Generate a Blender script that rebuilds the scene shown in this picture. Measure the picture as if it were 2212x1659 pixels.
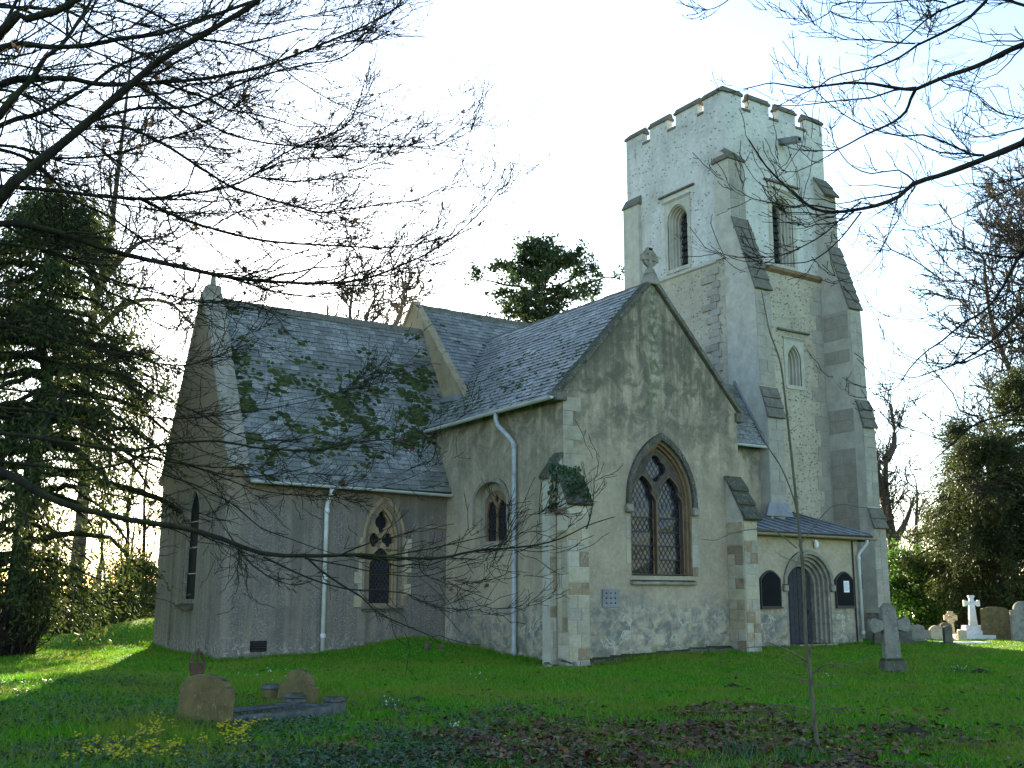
import bpy, bmesh, math, random
import numpy as np
from mathutils import Vector, Matrix
from mathutils.geometry import tessellate_polygon
from math import sin, cos, tan, pi, radians, hypot, sqrt, atan2

for o in list(bpy.data.objects): bpy.data.objects.remove(o)
SC = bpy.context.scene
COL = SC.collection
rng = np.random.default_rng(7)
random.seed(7)

# ------------------------------------------------------------------ camera
CAMP = (-15.481, -21.045, 1.505); YAW, PIT, ROL, FOC = .586, .193, .003, 2311.3
_f = np.array([sin(YAW)*cos(PIT), cos(YAW)*cos(PIT), sin(PIT)])
_r = np.array([cos(YAW), -sin(YAW), 0.0]); _u = np.cross(_r, _f)
_r2 = cos(ROL)*_r + sin(ROL)*_u; _u2 = -sin(ROL)*_r + cos(ROL)*_u
cd = bpy.data.cameras.new('camera'); cam = bpy.data.objects.new('camera', cd); COL.objects.link(cam)
cam.matrix_world = Matrix([[_r2[i], _u2[i], -_f[i], CAMP[i]] for i in range(3)] + [[0, 0, 0, 1]])
cd.sensor_width = 36.0; cd.lens = FOC/2212*36; cd.clip_end = 6000; cd.clip_start = .05
SC.camera = cam
# ------------------------------------------------------------------ light
SUN_AZ, SUN_EL = radians(22.2), radians(13.0)      # azimuth from +Y towards +X
w = bpy.data.worlds.new('World'); SC.world = w; w.use_nodes = True
nt = w.node_tree; bg = nt.nodes['Background']
sky = nt.nodes.new('ShaderNodeTexSky'); sky.sky_type = 'NISHITA'; sky.sun_disc = False
sky.sun_elevation = SUN_EL; sky.sun_rotation = SUN_AZ; sky.altitude = 20
sky.air_density = 1.0; sky.dust_density = 0.35; sky.ozone_density = 1.9
nt.links.new(sky.outputs[0], bg.inputs[0]); bg.inputs[1].default_value = 0.09
sl = bpy.data.lights.new('sun', 'SUN'); sl.energy = 5.0; sl.angle = radians(.55); sl.color = (1, .86, .62)
so = bpy.data.objects.new('sun', sl); COL.objects.link(so)
sd = Vector((sin(SUN_AZ)*cos(SUN_EL), cos(SUN_AZ)*cos(SUN_EL), sin(SUN_EL)))
so.rotation_euler = sd.to_track_quat('Z', 'Y').to_euler(); so.location = (0, 60, 40)
SC.view_settings.view_transform = 'Standard'; SC.view_settings.look = 'None'
SC.view_settings.exposure = 2.52; SC.view_settings.gamma = 1.0
SC.view_settings.use_curve_mapping = False
SC.cycles.max_bounces = 6; SC.cycles.diffuse_bounces = 3; SC.cycles.transparent_max_bounces = 8

# ------------------------------------------------------------------ helpers
def at(u, v, d):
    """point at depth d (metres along the optical axis) seen at picture position u,v (2212 px wide)"""
    return np.array(CAMP) + d*(_f + _r2*(u-1106)/FOC - _u2*(v-829.5)/FOC)
def ground_at(u, v, z=-.1):
    r = _f + _r2*(u-1106)/FOC - _u2*(v-829.5)/FOC
    return np.array(CAMP) + r*((z-CAMP[2])/r[2])

def mesh_arrays(name, V, F, smooth=False):
    V = np.asarray(V, np.float32); F = np.asarray(F, np.int32)
    me = bpy.data.meshes.new(name); me.vertices.add(len(V)); me.vertices.foreach_set('co', V.ravel())
    k = F.shape[1]; me.loops.add(F.size); me.loops.foreach_set('vertex_index', F.ravel())
    me.polygons.add(len(F)); me.polygons.foreach_set('loop_start', np.arange(len(F), dtype=np.int32)*k)
    if smooth: me.polygons.foreach_set('use_smooth', np.ones(len(F), bool))
    me.update(calc_edges=True); return me

class MB:
    def __init__(s): s.v = []; s.f = []
    def add(s, vs, fs):
        n = len(s.v); s.v += [tuple(map(float, p)) for p in vs]; s.f += [tuple(i+n for i in f) for f in fs]
    def box(s, x0, x1, y0, y1, z0, z1):
        s.add([(x0,y0,z0),(x1,y0,z0),(x1,y1,z0),(x0,y1,z0),(x0,y0,z1),(x1,y0,z1),(x1,y1,z1),(x0,y1,z1)],
              [(0,3,2,1),(4,5,6,7),(0,1,5,4),(1,2,6,5),(2,3,7,6),(3,0,4,7)])
    def hexa(s, b, t):
        s.add(list(b)+list(t), [(0,3,2,1),(4,5,6,7),(0,1,5,4),(1,2,6,5),(2,3,7,6),(3,0,4,7)])
    def prism(s, poly, m, d0, d1):
        n = len(poly); s.add([m(a,b,d0) for a,b in poly]+[m(a,b,d1) for a,b in poly],
              [tuple(range(n)), tuple(range(2*n-1, n-1, -1))]+[(i,(i+1)%n,n+(i+1)%n,n+i) for i in range(n)])
    def slab(s, outer, holes, m, d0, d1, back=True):
        loops = [outer]+list(holes); flat = [p for l in loops for p in l]; n = len(flat)
        tri = tessellate_polygon([[Vector((a,b,0)) for a,b in l] for l in loops])
        f = [tuple(t) for t in tri]
        if back: f += [tuple(i+n for i in reversed(t)) for t in tri]
        k = 0
        for l in loops:
            L = len(l); f += [(k+i, k+(i+1)%L, n+k+(i+1)%L, n+k+i) for i in range(L)]; k += L
        s.add([m(a,b,d0) for a,b in flat]+[m(a,b,d1) for a,b in flat], f)
    def tube(s, pts, rad, n=8, caps=True):
        pts = [Vector(p) for p in pts]; N = len(pts)
        if not hasattr(rad, '__len__'): rad = [rad]*N
        vs = []; up = None
        for i, p in enumerate(pts):
            t = (pts[min(i+1,N-1)]-pts[max(i-1,0)]).normalized()
            if up is None: up = Vector((0,0,1)) if abs(t.z) < .9 else Vector((1,0,0))
            a = t.cross(up).normalized(); b = a.cross(t).normalized(); up = b
            vs += [p+(a*cos(2*pi*k/n)+b*sin(2*pi*k/n))*rad[i] for k in range(n)]
        fs = [(i*n+k, i*n+(k+1)%n, (i+1)*n+(k+1)%n, (i+1)*n+k) for i in range(N-1) for k in range(n)]
        if caps: fs += [tuple(range(n)), tuple((N-1)*n+k for k in range(n))]
        s.add(vs, fs)
    def build(s, name, mat, parent=None, smooth=False, bevel=0, recalc=True):
        me = bpy.data.meshes.new(name); me.from_pydata(s.v, [], s.f); me.update()
        if recalc:
            bm = bmesh.new(); bm.from_mesh(me); bmesh.ops.recalc_face_normals(bm, faces=bm.faces)
            if bevel:
                bmesh.ops.remove_doubles(bm, verts=bm.verts, dist=1e-5)
                bmesh.ops.bevel(bm, geom=[e for e in bm.edges if len(e.link_faces) == 2 and e.calc_face_angle(0) > .5], offset=bevel, segments=1, affect='EDGES', profile=.5)
            bm.to_mesh(me); bm.free()
        if smooth: me.polygons.foreach_set('use_smooth', np.ones(len(me.polygons), bool))
        return link(name, me, mat, parent)

def link(name, me, mat, parent=None):
    if mat and not me.materials: me.materials.append(mat)
    o = bpy.data.objects.new(name, me); COL.objects.link(o)
    if parent: adopt(o, parent)
    return o
def wloc(o):
    l = o.location.copy()
    while o.parent: o = o.parent; l = l + o.location
    return l
_inv = {}
def adopt(o, p):
    o.parent = p
    o.matrix_parent_inverse = _inv.get(p.name, Matrix.Identity(4)) if p.name in _inv else Matrix.Identity(4)
def thing(name, label, cat, base, group=None):
    """Empty at the thing's base; its children are built in world coordinates"""
    o = bpy.data.objects.new(name, None); COL.objects.link(o); o.location = base
    _inv[o.name] = Matrix.Translation(-Vector(base)); tag(o, label, cat, group); return o
def tag(o, label=None, cat=None, group=None, kind=None):
    if label: o['label'] = label
    if cat: o['category'] = cat
    if group: o['group'] = group
    if kind: o['kind'] = kind
    return o

# ------------------------------------------------------------------ materials
# overall tone of each surface: (saturation, value)
GAIN = dict(lime_render=(1.08,1.2), pebbledash=(1.0,1.0), moss=(.95,.72), bush_leaf=(1,1.5), sapling_bark=(1,1.4), ochre_stone=(1,.95), tower_limewash=(.95,1.34), tower_rubble=(1.05,1.3), block_stone=(1.15,1.25), pale_ashlar=(1.0,1.15), slate=(1.0,1.22), slate_course=(1.0,1.22), lime_bark=(1,.6), chestnut_bark=(1,.6), winter_bark=(1,.8),
            grass_blade=(1.08,1.45), turf=(1.05,1.4), fallen_leaf=(1.1,1.0), lichened_headstone=(1.0,1.05), ground_ivy_leaf=(1,1.2), coping_stone=(1,1.15), laurel_leaf=(1,1.35), yew_needle=(1,1.5), ivy_leaf=(.9,1.1))
class N:
    def __init__(s, name, rough=.85, spec=.3):
        s.m = bpy.data.materials.new(name); s.m.use_nodes = True; s.t = s.m.node_tree
        s.b = s.t.nodes['Principled BSDF']; s.b.inputs['Roughness'].default_value = rough
        s.b.inputs['Specular IOR Level'].default_value = spec; s._pos = None
    def n(s, ty, **k):
        nd = s.t.nodes.new('ShaderNode'+ty)
        for a, v in k.items(): setattr(nd, a, v)
        return nd
    def L(s, a, b): s.t.links.new(a, b)
    def setin(s, i, v):
        if hasattr(v, 'links'): s.L(v, i)
        else: i.default_value = v
    @property
    def pos(s):
        if not s._pos: s._pos = s.n('NewGeometry').outputs['Position']
        return s._pos
    def axis(s, k):
        if not hasattr(s, '_sep'):
            s._sep = s.n('SeparateXYZ'); s.L(s.pos, s._sep.inputs[0])
        return s._sep.outputs[k]
    def scaled(s, v):
        m = s.n('VectorMath', operation='MULTIPLY'); s.L(s.pos, m.inputs[0]); m.inputs[1].default_value = v; return m.outputs[0]
    def noise(s, scale, detail=5, rough=.6, vec=None, dist=0):
        x = s.n('TexNoise'); x.inputs['Scale'].default_value = scale; x.inputs['Detail'].default_value = detail
        x.inputs['Roughness'].default_value = rough; x.inputs['Distortion'].default_value = dist
        s.L(vec if vec is not None else s.pos, x.inputs['Vector']); return x.outputs['Fac']
    def voro(s, scale, vec=None, feature='F1', out='Distance', rnd=1):
        x = s.n('TexVoronoi', feature=feature); x.inputs['Scale'].default_value = scale; x.inputs['Randomness'].default_value = rnd
        s.L(vec if vec is not None else s.pos, x.inputs['Vector']); return x.outputs[out]
    def ramp(s, fac, stops, interp='LINEAR'):
        r = s.n('ValToRGB'); e = r.color_ramp.elements; r.color_ramp.interpolation = interp
        while len(e) < len(stops): e.new(.5)
        for i, (p, c) in enumerate(stops):
            e[i].position = p; e[i].color = (*c, 1) if len(c) == 3 else c
        s.setin(r.inputs[0], fac); return r.outputs[0]
    def mask(s, fac, a, b):
        m = s.n('MapRange'); m.inputs[1].default_value = a; m.inputs[2].default_value = b
        s.setin(m.inputs[0], fac); return m.outputs[0]
    def mix(s, fac, a, b, mode='MIX'):
        m = s.n('Mix', data_type='RGBA', blend_type=mode); s.setin(m.inputs[0], fac)
        for i, v in ((6, a), (7, b)):
            if hasattr(v, 'links'): s.L(v, m.inputs[i])
            else: m.inputs[i].default_value = (*v, 1)
        return m.outputs[2]
    def math(s, op, a, b=0.0):
        m = s.n('Math', operation=op); s.setin(m.inputs[0], a); s.setin(m.inputs[1], b); return m.outputs[0]
    def rnd(s, island=False):
        return s.n('NewGeometry').outputs['Random Per Island'] if island else s.n('ObjectInfo').outputs['Random']
    def bump(s, h, dist=.02, strength=.6):
        x = s.n('Bump'); x.inputs['Distance'].default_value = dist; x.inputs['Strength'].default_value = strength
        s.L(h, x.inputs['Height']); s.L(x.outputs[0], s.b.inputs['Normal'])
    def done(s, col):
        sat, val = GAIN.get(s.m.name, (1, 1))
        if hasattr(col, 'links'):
            h = s.n('HueSaturation'); h.inputs['Saturation'].default_value = sat; h.inputs['Value'].default_value = val; s.L(col, h.inputs['Color']); col = h.outputs[0]; s.col = col
        s.setin(s.b.inputs['Base Color'], col if hasattr(col, 'links') else (*col, 1)); return s.m
    def leaf(s, col, trans=.45, rough=.6):
        """diffuse + light passing through the leaf"""
        s.done(col); col = getattr(s, 'col', col)
        s.b.inputs['Roughness'].default_value = rough
        t = s.n('BsdfTranslucent'); s.setin(t.inputs[0], col if hasattr(col, 'links') else (*col, 1))
        x = s.n('MixShader'); x.inputs[0].default_value = trans
        s.L(s.b.outputs[0], x.inputs[1]); s.L(t.outputs[0], x.inputs[2])
        s.L(x.outputs[0], s.t.nodes['Material Output'].inputs[0]); return s.m

def mk_plaster():
    s = N('lime_render', .9, .2)
    big = s.noise(.55, 6, .62, dist=.4); fine = s.noise(9, 6, .7)
    c = s.ramp(big, [(.28, (.18,.148,.098)), (.42, (.28,.228,.155)), (.56, (.37,.305,.208)), (.75, (.44,.352,.237))])
    c = s.mix(s.mask(fine, .35, .7), c, (.30,.28,.22), 'MIX') if 0 else s.mix(.35, c, s.ramp(fine, [(.3,(.16,.15,.12)),(.7,(.48,.44,.36))]))
    # dark weather streaks high in the gable and beside the middle line
    st = s.noise(1.0, 5, .65, vec=s.scaled((2.6, 2.6, .35)))
    hi = s.mask(s.axis(2), 3.2, 8.2)
    c = s.mix(s.math('MULTIPLY', s.mask(st, .41, .56), s.math('MULTIPLY', hi, .9)), c, (.085,.082,.062))
    blot = s.noise(1.5, 7, .7, dist=.8)
    c = s.mix(s.math('MULTIPLY', s.mask(blot, .44, .57), s.math('MULTIPLY', s.mask(s.axis(2), 3.8, 6.4), .85)), c, (.09,.088,.066))
    cx = s.math('ABSOLUTE', s.math('SUBTRACT', s.axis(0), 3.0))
    run = s.math('MULTIPLY', s.mask(s.math('ADD', cx, s.math('MULTIPLY', st, .3)), .42, .16), s.mask(s.axis(2), 5.8, 6.6))
    c = s.mix(s.math('MULTIPLY', run, .75), c, s.mix(s.mask(s.noise(5, 4), .45, .6), (.10,.105,.05), (.33,.32,.27)))
    # tide of damp, algae and blown whitewash near the ground
    lown = s.math('ADD', s.axis(2), s.math('MULTIPLY', s.noise(1.1, 6, .65), 1.8))
    low = s.mask(lown, 2.5, 1.9)
    grey = s.noise(2.6, 7, .72, dist=.6)
    c = s.mix(s.math('MULTIPLY', low, s.mask(grey, .42, .58)), c, (.15,.15,.135))
    vein = s.math('ABSOLUTE', s.math('SUBTRACT', s.noise(1.6, 6, .62, dist=1.2), .5))
    c = s.mix(s.math('MULTIPLY', low, s.math('MULTIPLY', s.mask(vein, .035, .0), s.mask(s.noise(.9, 4), .42, .62))), c, (.46,.43,.34))
    c = s.mix(s.math('MULTIPLY', low, s.math('MULTIPLY', s.mask(s.noise(3.2, 7, .75, dist=.4), .56, .64), .6)), c, (.40,.375,.30))
    c = s.mix(s.math('MULTIPLY', s.mask(lown, 1.35, .8), s.mask(s.noise(3, 5), .45, .6)), c, (.10,.115,.05))
    crisp = s.noise(3.4, 9, .78, dist=.3)
    c = s.mix(s.math('MULTIPLY', s.mask(crisp, .55, .62), .20), c, (.13,.125,.10))
    c = s.mix(s.math('MULTIPLY', s.mask(crisp, .45, .38), .20), c, (.50,.455,.35))
    s.bump(s.math('ADD', s.math('ADD', s.math('MULTIPLY', fine, .6), s.noise(45, 3)), crisp), .02, .8)
    return s.done(c)
def mk_pebbledash():
    s = N('pebbledash', .95, .2)
    v = s.voro(75, out='Color'); g = s.noise(1.2, 6, .65)
    sp = s.n('SeparateColor'); s.L(v, sp.inputs[0])
    c = s.ramp(sp.outputs[0], [(0,(.10,.088,.075)),(.5,(.185,.16,.138)),(.9,(.26,.225,.19)),(1,(.46,.43,.38))])
    st = s.noise(1.0, 6, .65, vec=s.scaled((4.5, 4.5, .16)))
    c = s.mix(s.math('MULTIPLY', s.mask(st, .45, .62), .7), c, (.27,.24,.175))
    st2 = s.noise(1.0, 6, .65, vec=s.scaled((2.3, 2.3, .12)))
    c = s.mix(s.math('MULTIPLY', s.mask(st2, .52, .66), .6), c, (.095,.085,.07))
    c = s.mix(s.math('MULTIPLY', s.mask(g, .5, .65), .6), c, (.13,.12,.10))
    c = s.mix(s.math('MULTIPLY', s.mask(s.axis(2), 3.6, 4.4), .6), c, (.24,.17,.10))
    low = s.mask(s.math('ADD', s.axis(2), s.math('MULTIPLY', g, .8)), .85, .35)
    c = s.mix(s.math('MULTIPLY', low, s.mask(s.noise(9, 6, .75), .52, .60)), c, (.42,.41,.35))
    s.bump(s.voro(75), .012, .8); return s.done(c)
def mk_tower(name, cols, pits, pitcol, ps, stain, bedk=.3):
    s = N(name, .9, .2)
    big = s.noise(.7, 6, .65, dist=.3); c = s.ramp(big, cols)
    rowm = s.scaled((1.0, 1.0, 1.6))
    f = s.noise(6, 6, .72); c = s.mix(.3, c, s.ramp(f, [(.3, tuple(x*.55 for x in cols[0][1])), (.7, cols[-1][1])]))
    bed = s.n('TexWave', wave_type='BANDS', bands_direction='Z'); bed.inputs['Scale'].default_value = .62; bed.inputs['Distortion'].default_value = 5.5; bed.inputs['Detail'].default_value = 4; bed.inputs['Detail Scale'].default_value = 1.5
    s.L(s.pos, bed.inputs['Vector'])
    c = s.mix(s.math('MULTIPLY', s.mask(bed.outputs['Fac'], .12, .0), s.math('MULTIPLY', s.mask(s.noise(1.3, 4), .42, .6), bedk)), c, tuple(x*.6 for x in cols[0][1]))
    d = s.voro(ps, vec=rowm); dens = s.noise(.9, 3)
    pit = s.math('MULTIPLY', s.mask(d, pits+.05, pits-.05), s.mask(dens, .36, .50))
    wh = s.voro(ps, vec=rowm, out='Color'); sp = s.n('SeparateColor'); s.L(wh, sp.inputs[0])
    pit = s.math('MULTIPLY', pit, s.mask(sp.outputs[1], .35, .4))
    c = s.mix(s.math('MULTIPLY', pit, .85), c, pitcol)
    st = s.noise(1.0, 5, .6, vec=s.scaled((1.6, 1.6, .2)))
    c = s.mix(s.math('MULTIPLY', s.mask(st, .5, .7), .5), c, stain)
    s.bump(s.math('SUBTRACT', s.math('ADD', f, s.math('MULTIPLY', s.noise(30, 3), .4)), s.math('MULTIPLY', pit, 1.5)), .05, .9)
    return s.done(c)
def mk_block(name='block_stone', pale=0):
    s = N(name, .9, .2); r = s.rnd()
    c = s.ramp(r, [(0,(.11,.075,.042)),(.14,(.20,.135,.075)),(.3,(.31,.25,.16)),(.5,(.29,.265,.21)),(.68,(.38,.335,.235)),(.85,(.22,.205,.175)),(1,(.45,.42,.34))])
    if pale: c = s.mix(.62, c, (.36,.35,.31))
    n = s.noise(3.5, 7, .7); c = s.mix(.38, c, s.ramp(n, [(.3,(.12,.11,.085)),(.5,(.29,.265,.21)),(.72,(.43,.41,.35))]))
    c = s.mix(s.math('MULTIPLY', s.mask(s.noise(14, 5, .7), .6, .68), .6), c, (.50,.49,.43))
    s.bump(s.noise(16, 6, .7), .02, .8); return s.done(c)
def mk_stone(name, a, b, moss=0.0, scale=4, lichen=.4, rough=.9):
    s = N(name, rough, .2); n = s.noise(scale, 7, .68, dist=.3)
    c = s.ramp(n, [(.3, a), (.7, b)])
    c = s.mix(s.math('MULTIPLY', s.mask(s.noise(22, 5, .7), .58, .66), lichen), c, (.46,.45,.38))
    if moss:
        gm = s.n('NewGeometry'); z = s.n('SeparateXYZ'); s.L(gm.outputs['Normal'], z.inputs[0])
        k = s.math('ADD', s.mask(z.outputs[2], -.2, .9), s.math('MULTIPLY', s.noise(5, 5), .9))
        c = s.mix(s.mask(k, 1.42-moss, 1.62-moss), c, s.ramp(s.noise(12, 6, .7), [(.3,(.016,.022,.007)),(.55,(.038,.05,.012)),(.75,(.075,.085,.02))]))
    s.bump(s.noise(scale*6, 6, .7), .02, .8); return s.done(c)
def mk_slate(island):
    s = N('slate' if not island else 'slate_course', .5, .45); r = s.rnd(island)
    c = s.ramp(r, [(0,(.068,.072,.062)),(.4,(.092,.096,.084)),(.8,(.118,.122,.106)),(1,(.175,.178,.16))])
    n = s.noise(2.2, 6, .7); c = s.mix(s.math('MULTIPLY', s.mask(n, .5, .66), .55), c, (.06,.065,.04))
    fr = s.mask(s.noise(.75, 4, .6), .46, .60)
    c = s.mix(s.math('MULTIPLY', s.math('ADD', s.math('MULTIPLY', fr, .55), .12), s.mask(s.noise(16, 6, .75), .46, .60)), c, (.34,.355,.345))  # lichen flecks, thickened in patches that paint roof sheen into the colour
    s.bump(s.noise(24, 5, .7), .008, .6); return s.done(c)
def mk_simple(name, col, rough=.6, spec=.3, var=.25, scale=6, metal=0, bump=.006):
    s = N(name, rough, spec); n = s.noise(scale, 6, .65)
    c = s.ramp(n, [(.3, tuple(x*(1-var) for x in col)), (.7, tuple(min(1, x*(1+var)) for x in col))])
    s.b.inputs['Metallic'].default_value = metal
    if bump: s.bump(s.noise(scale*5, 4), bump, .5)
    return s.done(c)
def mk_bark(name, a, b, moss):
    s = N(name, .95, .15); n = s.noise(1.0, 7, .72, vec=s.scaled((22, 22, 4.5)), dist=.4)
    c = s.ramp(n, [(.3, a), (.7, b)])
    g = s.n('NewGeometry'); z = s.n('SeparateXYZ'); s.L(g.outputs['Normal'], z.inputs[0])
    if moss:
        k = s.math('MULTIPLY', s.mask(z.outputs[2], -.1, .6), s.mask(s.noise(3, 5), .42, .55))
        c = s.mix(s.math('MULTIPLY', k, moss), c, (.065,.09,.02))
    s.bump(n, .03, .9); return s.done(c)
def mk_leaf(name, stops, trans=.45, rough=.55, clump=None):
    s = N(name, rough, .3); r = s.rnd(True); c = s.ramp(r, stops)
    if clump: c = s.mix(s.math('MULTIPLY', s.mask(s.noise(clump[0], 3), .4, .65), clump[2]), c, clump[1])
    return s.leaf(c, trans, rough)

MT = dict(
 plaster=mk_plaster(), pebble=mk_pebbledash(),
 tower_up=mk_tower('tower_limewash', [(.3,(.30,.30,.27)),(.48,(.44,.44,.405)),(.7,(.55,.545,.505))], .19, (.10,.10,.09), 5.0, (.27,.27,.245), .2),
 tower_lo=mk_tower('tower_rubble', [(.3,(.27,.245,.185)),(.5,(.36,.325,.25)),(.7,(.44,.40,.315))], .20, (.10,.088,.068), 6.2, (.26,.245,.20)),
 block=mk_block(), blockpale=mk_block('pale_block_stone', 1),
 ashlar2=mk_stone('quoin_render_stone', (.25,.225,.165), (.42,.38,.29), 0, 3, .3),
 ashlar=mk_stone('pale_ashlar', (.30,.285,.23), (.46,.44,.37), 0, 2.5, .35),
 trim=mk_stone('ochre_stone', (.21,.15,.085), (.40,.30,.175), 0, 3, .25),
 trimgrey=mk_stone('weathered_stone', (.15,.135,.105), (.34,.31,.25), .3, 4, .4),
 brownjamb=mk_stone('brown_jamb_stone', (.13,.085,.05), (.28,.19,.11), 0, 4, .15),
 cope=mk_stone('coping_stone', (.07,.065,.05), (.17,.155,.125), .25, 5, .35),
 copemoss=mk_stone('mossy_coping', (.045,.043,.034), (.14,.13,.105), .30, 5, .6),
 tracery=mk_stone('dark_tracery_stone', (.055,.048,.038), (.13,.11,.085), .1, 5, .2),
 gable=mk_stone('buff_coping_stone', (.23,.18,.11), (.36,.29,.185), .15, 2, .2),
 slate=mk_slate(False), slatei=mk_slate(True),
 lead=mk_simple('lead_sheet', (.17,.18,.19), .42, .5, .35, 3, 0, .01),
 pipe=mk_simple('grey_painted_pipe', (.36,.38,.39), .55, .35, .32, 3, 0, .002),
 pipew=mk_simple('white_painted_pipe', (.56,.57,.56), .55, .35, .28, 2.5, 0, .002),
 gutt=mk_simple('grey_gutter', (.50,.51,.50), .45, .4, .18, 2, 0, .003),
 came=mk_simple('dark_lead', (.045,.047,.05), .6, .3, .3, 6, 0, 0),
 iron=mk_simple('black_iron', (.02,.02,.022), .5, .4, .3, 10),
 rust=mk_simple('rusty_iron', (.085,.05,.03), .85, .3, .4, 20, 0, .004),
 dark=mk_simple('dark_board', (.006,.006,.007), .75, .15, .3, 3),
 oak=mk_simple('dark_oak', (.028,.030,.036), .6, .3, .4, 9, 0, .006),
 paper=mk_simple('white_paper', (.78,.79,.80), .8, .2, .03, 4, 0, 0),
 ink=mk_simple('printed_grey', (.25,.25,.27), .8, .2, .1, 60, 0, 0),
 white=mk_simple('white_plastic', (.75,.76,.76), .4, .4, .03, 4, 0, 0),
 louvre=mk_simple('louvre_board', (.03,.032,.036), .8, .2, .3, 5),
 pit=mk_simple('void_dark', (.012,.011,.010), .95, .1, .2, 5),
 moss=mk_leaf('moss', [(0,(.022,.036,.008)),(.5,(.045,.068,.012)),(1,(.085,.11,.02))], .1, .9),
 lichen=mk_stone('lichened_headstone', (.085,.065,.028), (.19,.15,.065), .1, 5, .25),
 greygrave=mk_stone('grey_headstone', (.13,.125,.105), (.28,.265,.22), .25, 5, .45),
 darkgrave=mk_stone('dark_headstone', (.05,.05,.04), (.13,.125,.095), .35, 5, .3),
 tangrave=mk_stone('tan_headstone', (.33,.27,.17), (.52,.44,.30), 0, 5, .2),
 marble=mk_stone('white_marble', (.50,.49,.46), (.74,.73,.70), 0, 3, .25, .7),
 kerb=mk_stone('granite_kerb', (.06,.065,.07), (.15,.155,.16), .2, 6, .2),
 fence=mk_simple('fence_board', (.055,.038,.026), .9, .2, .45, 4, 0, .01),
 soil=mk_simple('mole_soil', (.035,.026,.020), .95, .1, .4, 20, 0, .03),
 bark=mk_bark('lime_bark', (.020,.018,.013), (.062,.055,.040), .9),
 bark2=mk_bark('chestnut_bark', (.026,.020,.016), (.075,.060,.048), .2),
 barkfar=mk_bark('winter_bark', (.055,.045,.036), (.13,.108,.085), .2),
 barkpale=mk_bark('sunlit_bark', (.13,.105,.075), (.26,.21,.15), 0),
 barks=mk_bark('sapling_bark', (.055,.055,.035), (.14,.135,.095), .4),
 dleaf=mk_leaf('dry_leaf', [(0,(.05,.03,.02)),(.5,(.10,.062,.04)),(1,(.18,.12,.08))], .25),
 litter=mk_leaf('fallen_leaf', [(0,(.035,.016,.009)),(.45,(.085,.038,.019)),(.8,(.145,.072,.036)),(1,(.27,.17,.09))], .15, .6),
 yew=mk_leaf('yew_needle', [(0,(.012,.024,.008)),(.5,(.024,.042,.011)),(.85,(.050,.066,.014)),(1,(.085,.082,.02))], .45, .6, (.5,(.050,.046,.013),.3)),
 yewdark=mk_leaf('dark_yew_needle', [(0,(.012,.024,.008)),(.5,(.024,.042,.011)),(.85,(.050,.066,.014)),(1,(.085,.082,.02))], .45, .6, (.5,(.050,.046,.013),.3)),
 ivyt=mk_leaf('ivy_leaf', [(0,(.014,.034,.012)),(.6,(.030,.062,.018)),(1,(.065,.10,.024))], .4, .45),
 laurel=mk_leaf('laurel_leaf', [(0,(.018,.05,.010)),(.6,(.04,.10,.016)),(1,(.10,.17,.025))], .5, .35),
 bush=mk_leaf('bush_leaf', [(0,(.012,.022,.009)),(.6,(.03,.042,.014)),(1,(.06,.06,.02))], .35),
 cover=mk_leaf('ground_ivy_leaf', [(0,(.014,.040,.014)),(.6,(.032,.082,.028)),(1,(.065,.13,.06))], .3, .5),
 blade=mk_leaf('grass_blade', [(0,(.026,.10,.009)),(.5,(.058,.185,.013)),(.85,(.105,.24,.02)),(1,(.20,.20,.06))], .4, .6, (.45,(.15,.16,.03),.7)),
 flower=mk_leaf('aconite_petal', [(0,(.62,.52,.02)),(1,(.80,.70,.04))], .3),
 snow=mk_leaf('snowdrop_petal', [(0,(.65,.68,.66)),(1,(.8,.82,.8))], .3),
 trail=mk_leaf('ice_trail', [(0,(.80,.90,1)),(1,(.82,.92,1))], .95, 1),
)
def mk_trail():
    s = N('ice_trail', 1, 0); s.leaf((.85,.93,1), .9); o = s.t.nodes['Material Output']; src = o.inputs[0].links[0].from_socket
    t = s.n('BsdfTransparent'); x = s.n('MixShader'); x.inputs[0].default_value = .55; s.L(src, x.inputs[1]); s.L(t.outputs[0], x.inputs[2]); s.L(x.outputs[0], o.inputs[0]); return s.m
MT['trail'] = mk_trail()
def mk_glass():
    s = N('old_glass', .14, .55); r = s.noise(3.0, 3)
    s.bump(s.noise(7, 3), .02, .25)
    return s.done(s.ramp(r, [(.3,(.006,.007,.011)),(.7,(.018,.021,.032))]))
MT['glass'] = mk_glass()
MT['dullglass'] = mk_simple('matt_glass', (.012,.013,.017), .8, .08, .3, 5, 0, 0)  # matt, so the lancet panes mirror no bright sky

# ------------------------------------------------------------------ the ground
def bump2(x, y, cx, cy, rx, ry, h, a=0):
    dx, dy = x-cx, y-cy; ca, sa = cos(a), sin(a)
    q = ((dx*ca+dy*sa)/rx)**2 + ((-dx*sa+dy*ca)/ry)**2
    return h*np.exp(-q*1.2)
def hgt(x, y):
    x = np.asarray(x, float); y = np.asarray(y, float)
    z = -.10 + .03*np.sin(x*.33+.5)*np.cos(y*.27) + .018*np.sin(x*1.1+y*.6) + .012*np.sin(2.1*x-1.7*y+1)
    z += bump2(x, y, -1.75, 4.35, 1.75, 1.5, .44)                       # grassy hump in the angle
    z += bump2(x, y, -5.4, 14.4, 3.0, 2.6, .72)                         # bank behind the east end
    z += bump2(x, y, -6.9, 5.0, 1.1, .9, -.10) + bump2(x, y, .2, -.4, 1.6, 1.2, -.13)
    z += bump2(x, y, 5.5, 0.2, 3.0, 2.0, .10) + bump2(x, y, 11.5, 1.4, 4, 2, .05)
    z += bump2(x, y, -9.8, -1.5, 6, 2.2, .05) + bump2(x, y, 20, 3, 7, 3, .03)
    return z
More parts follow.
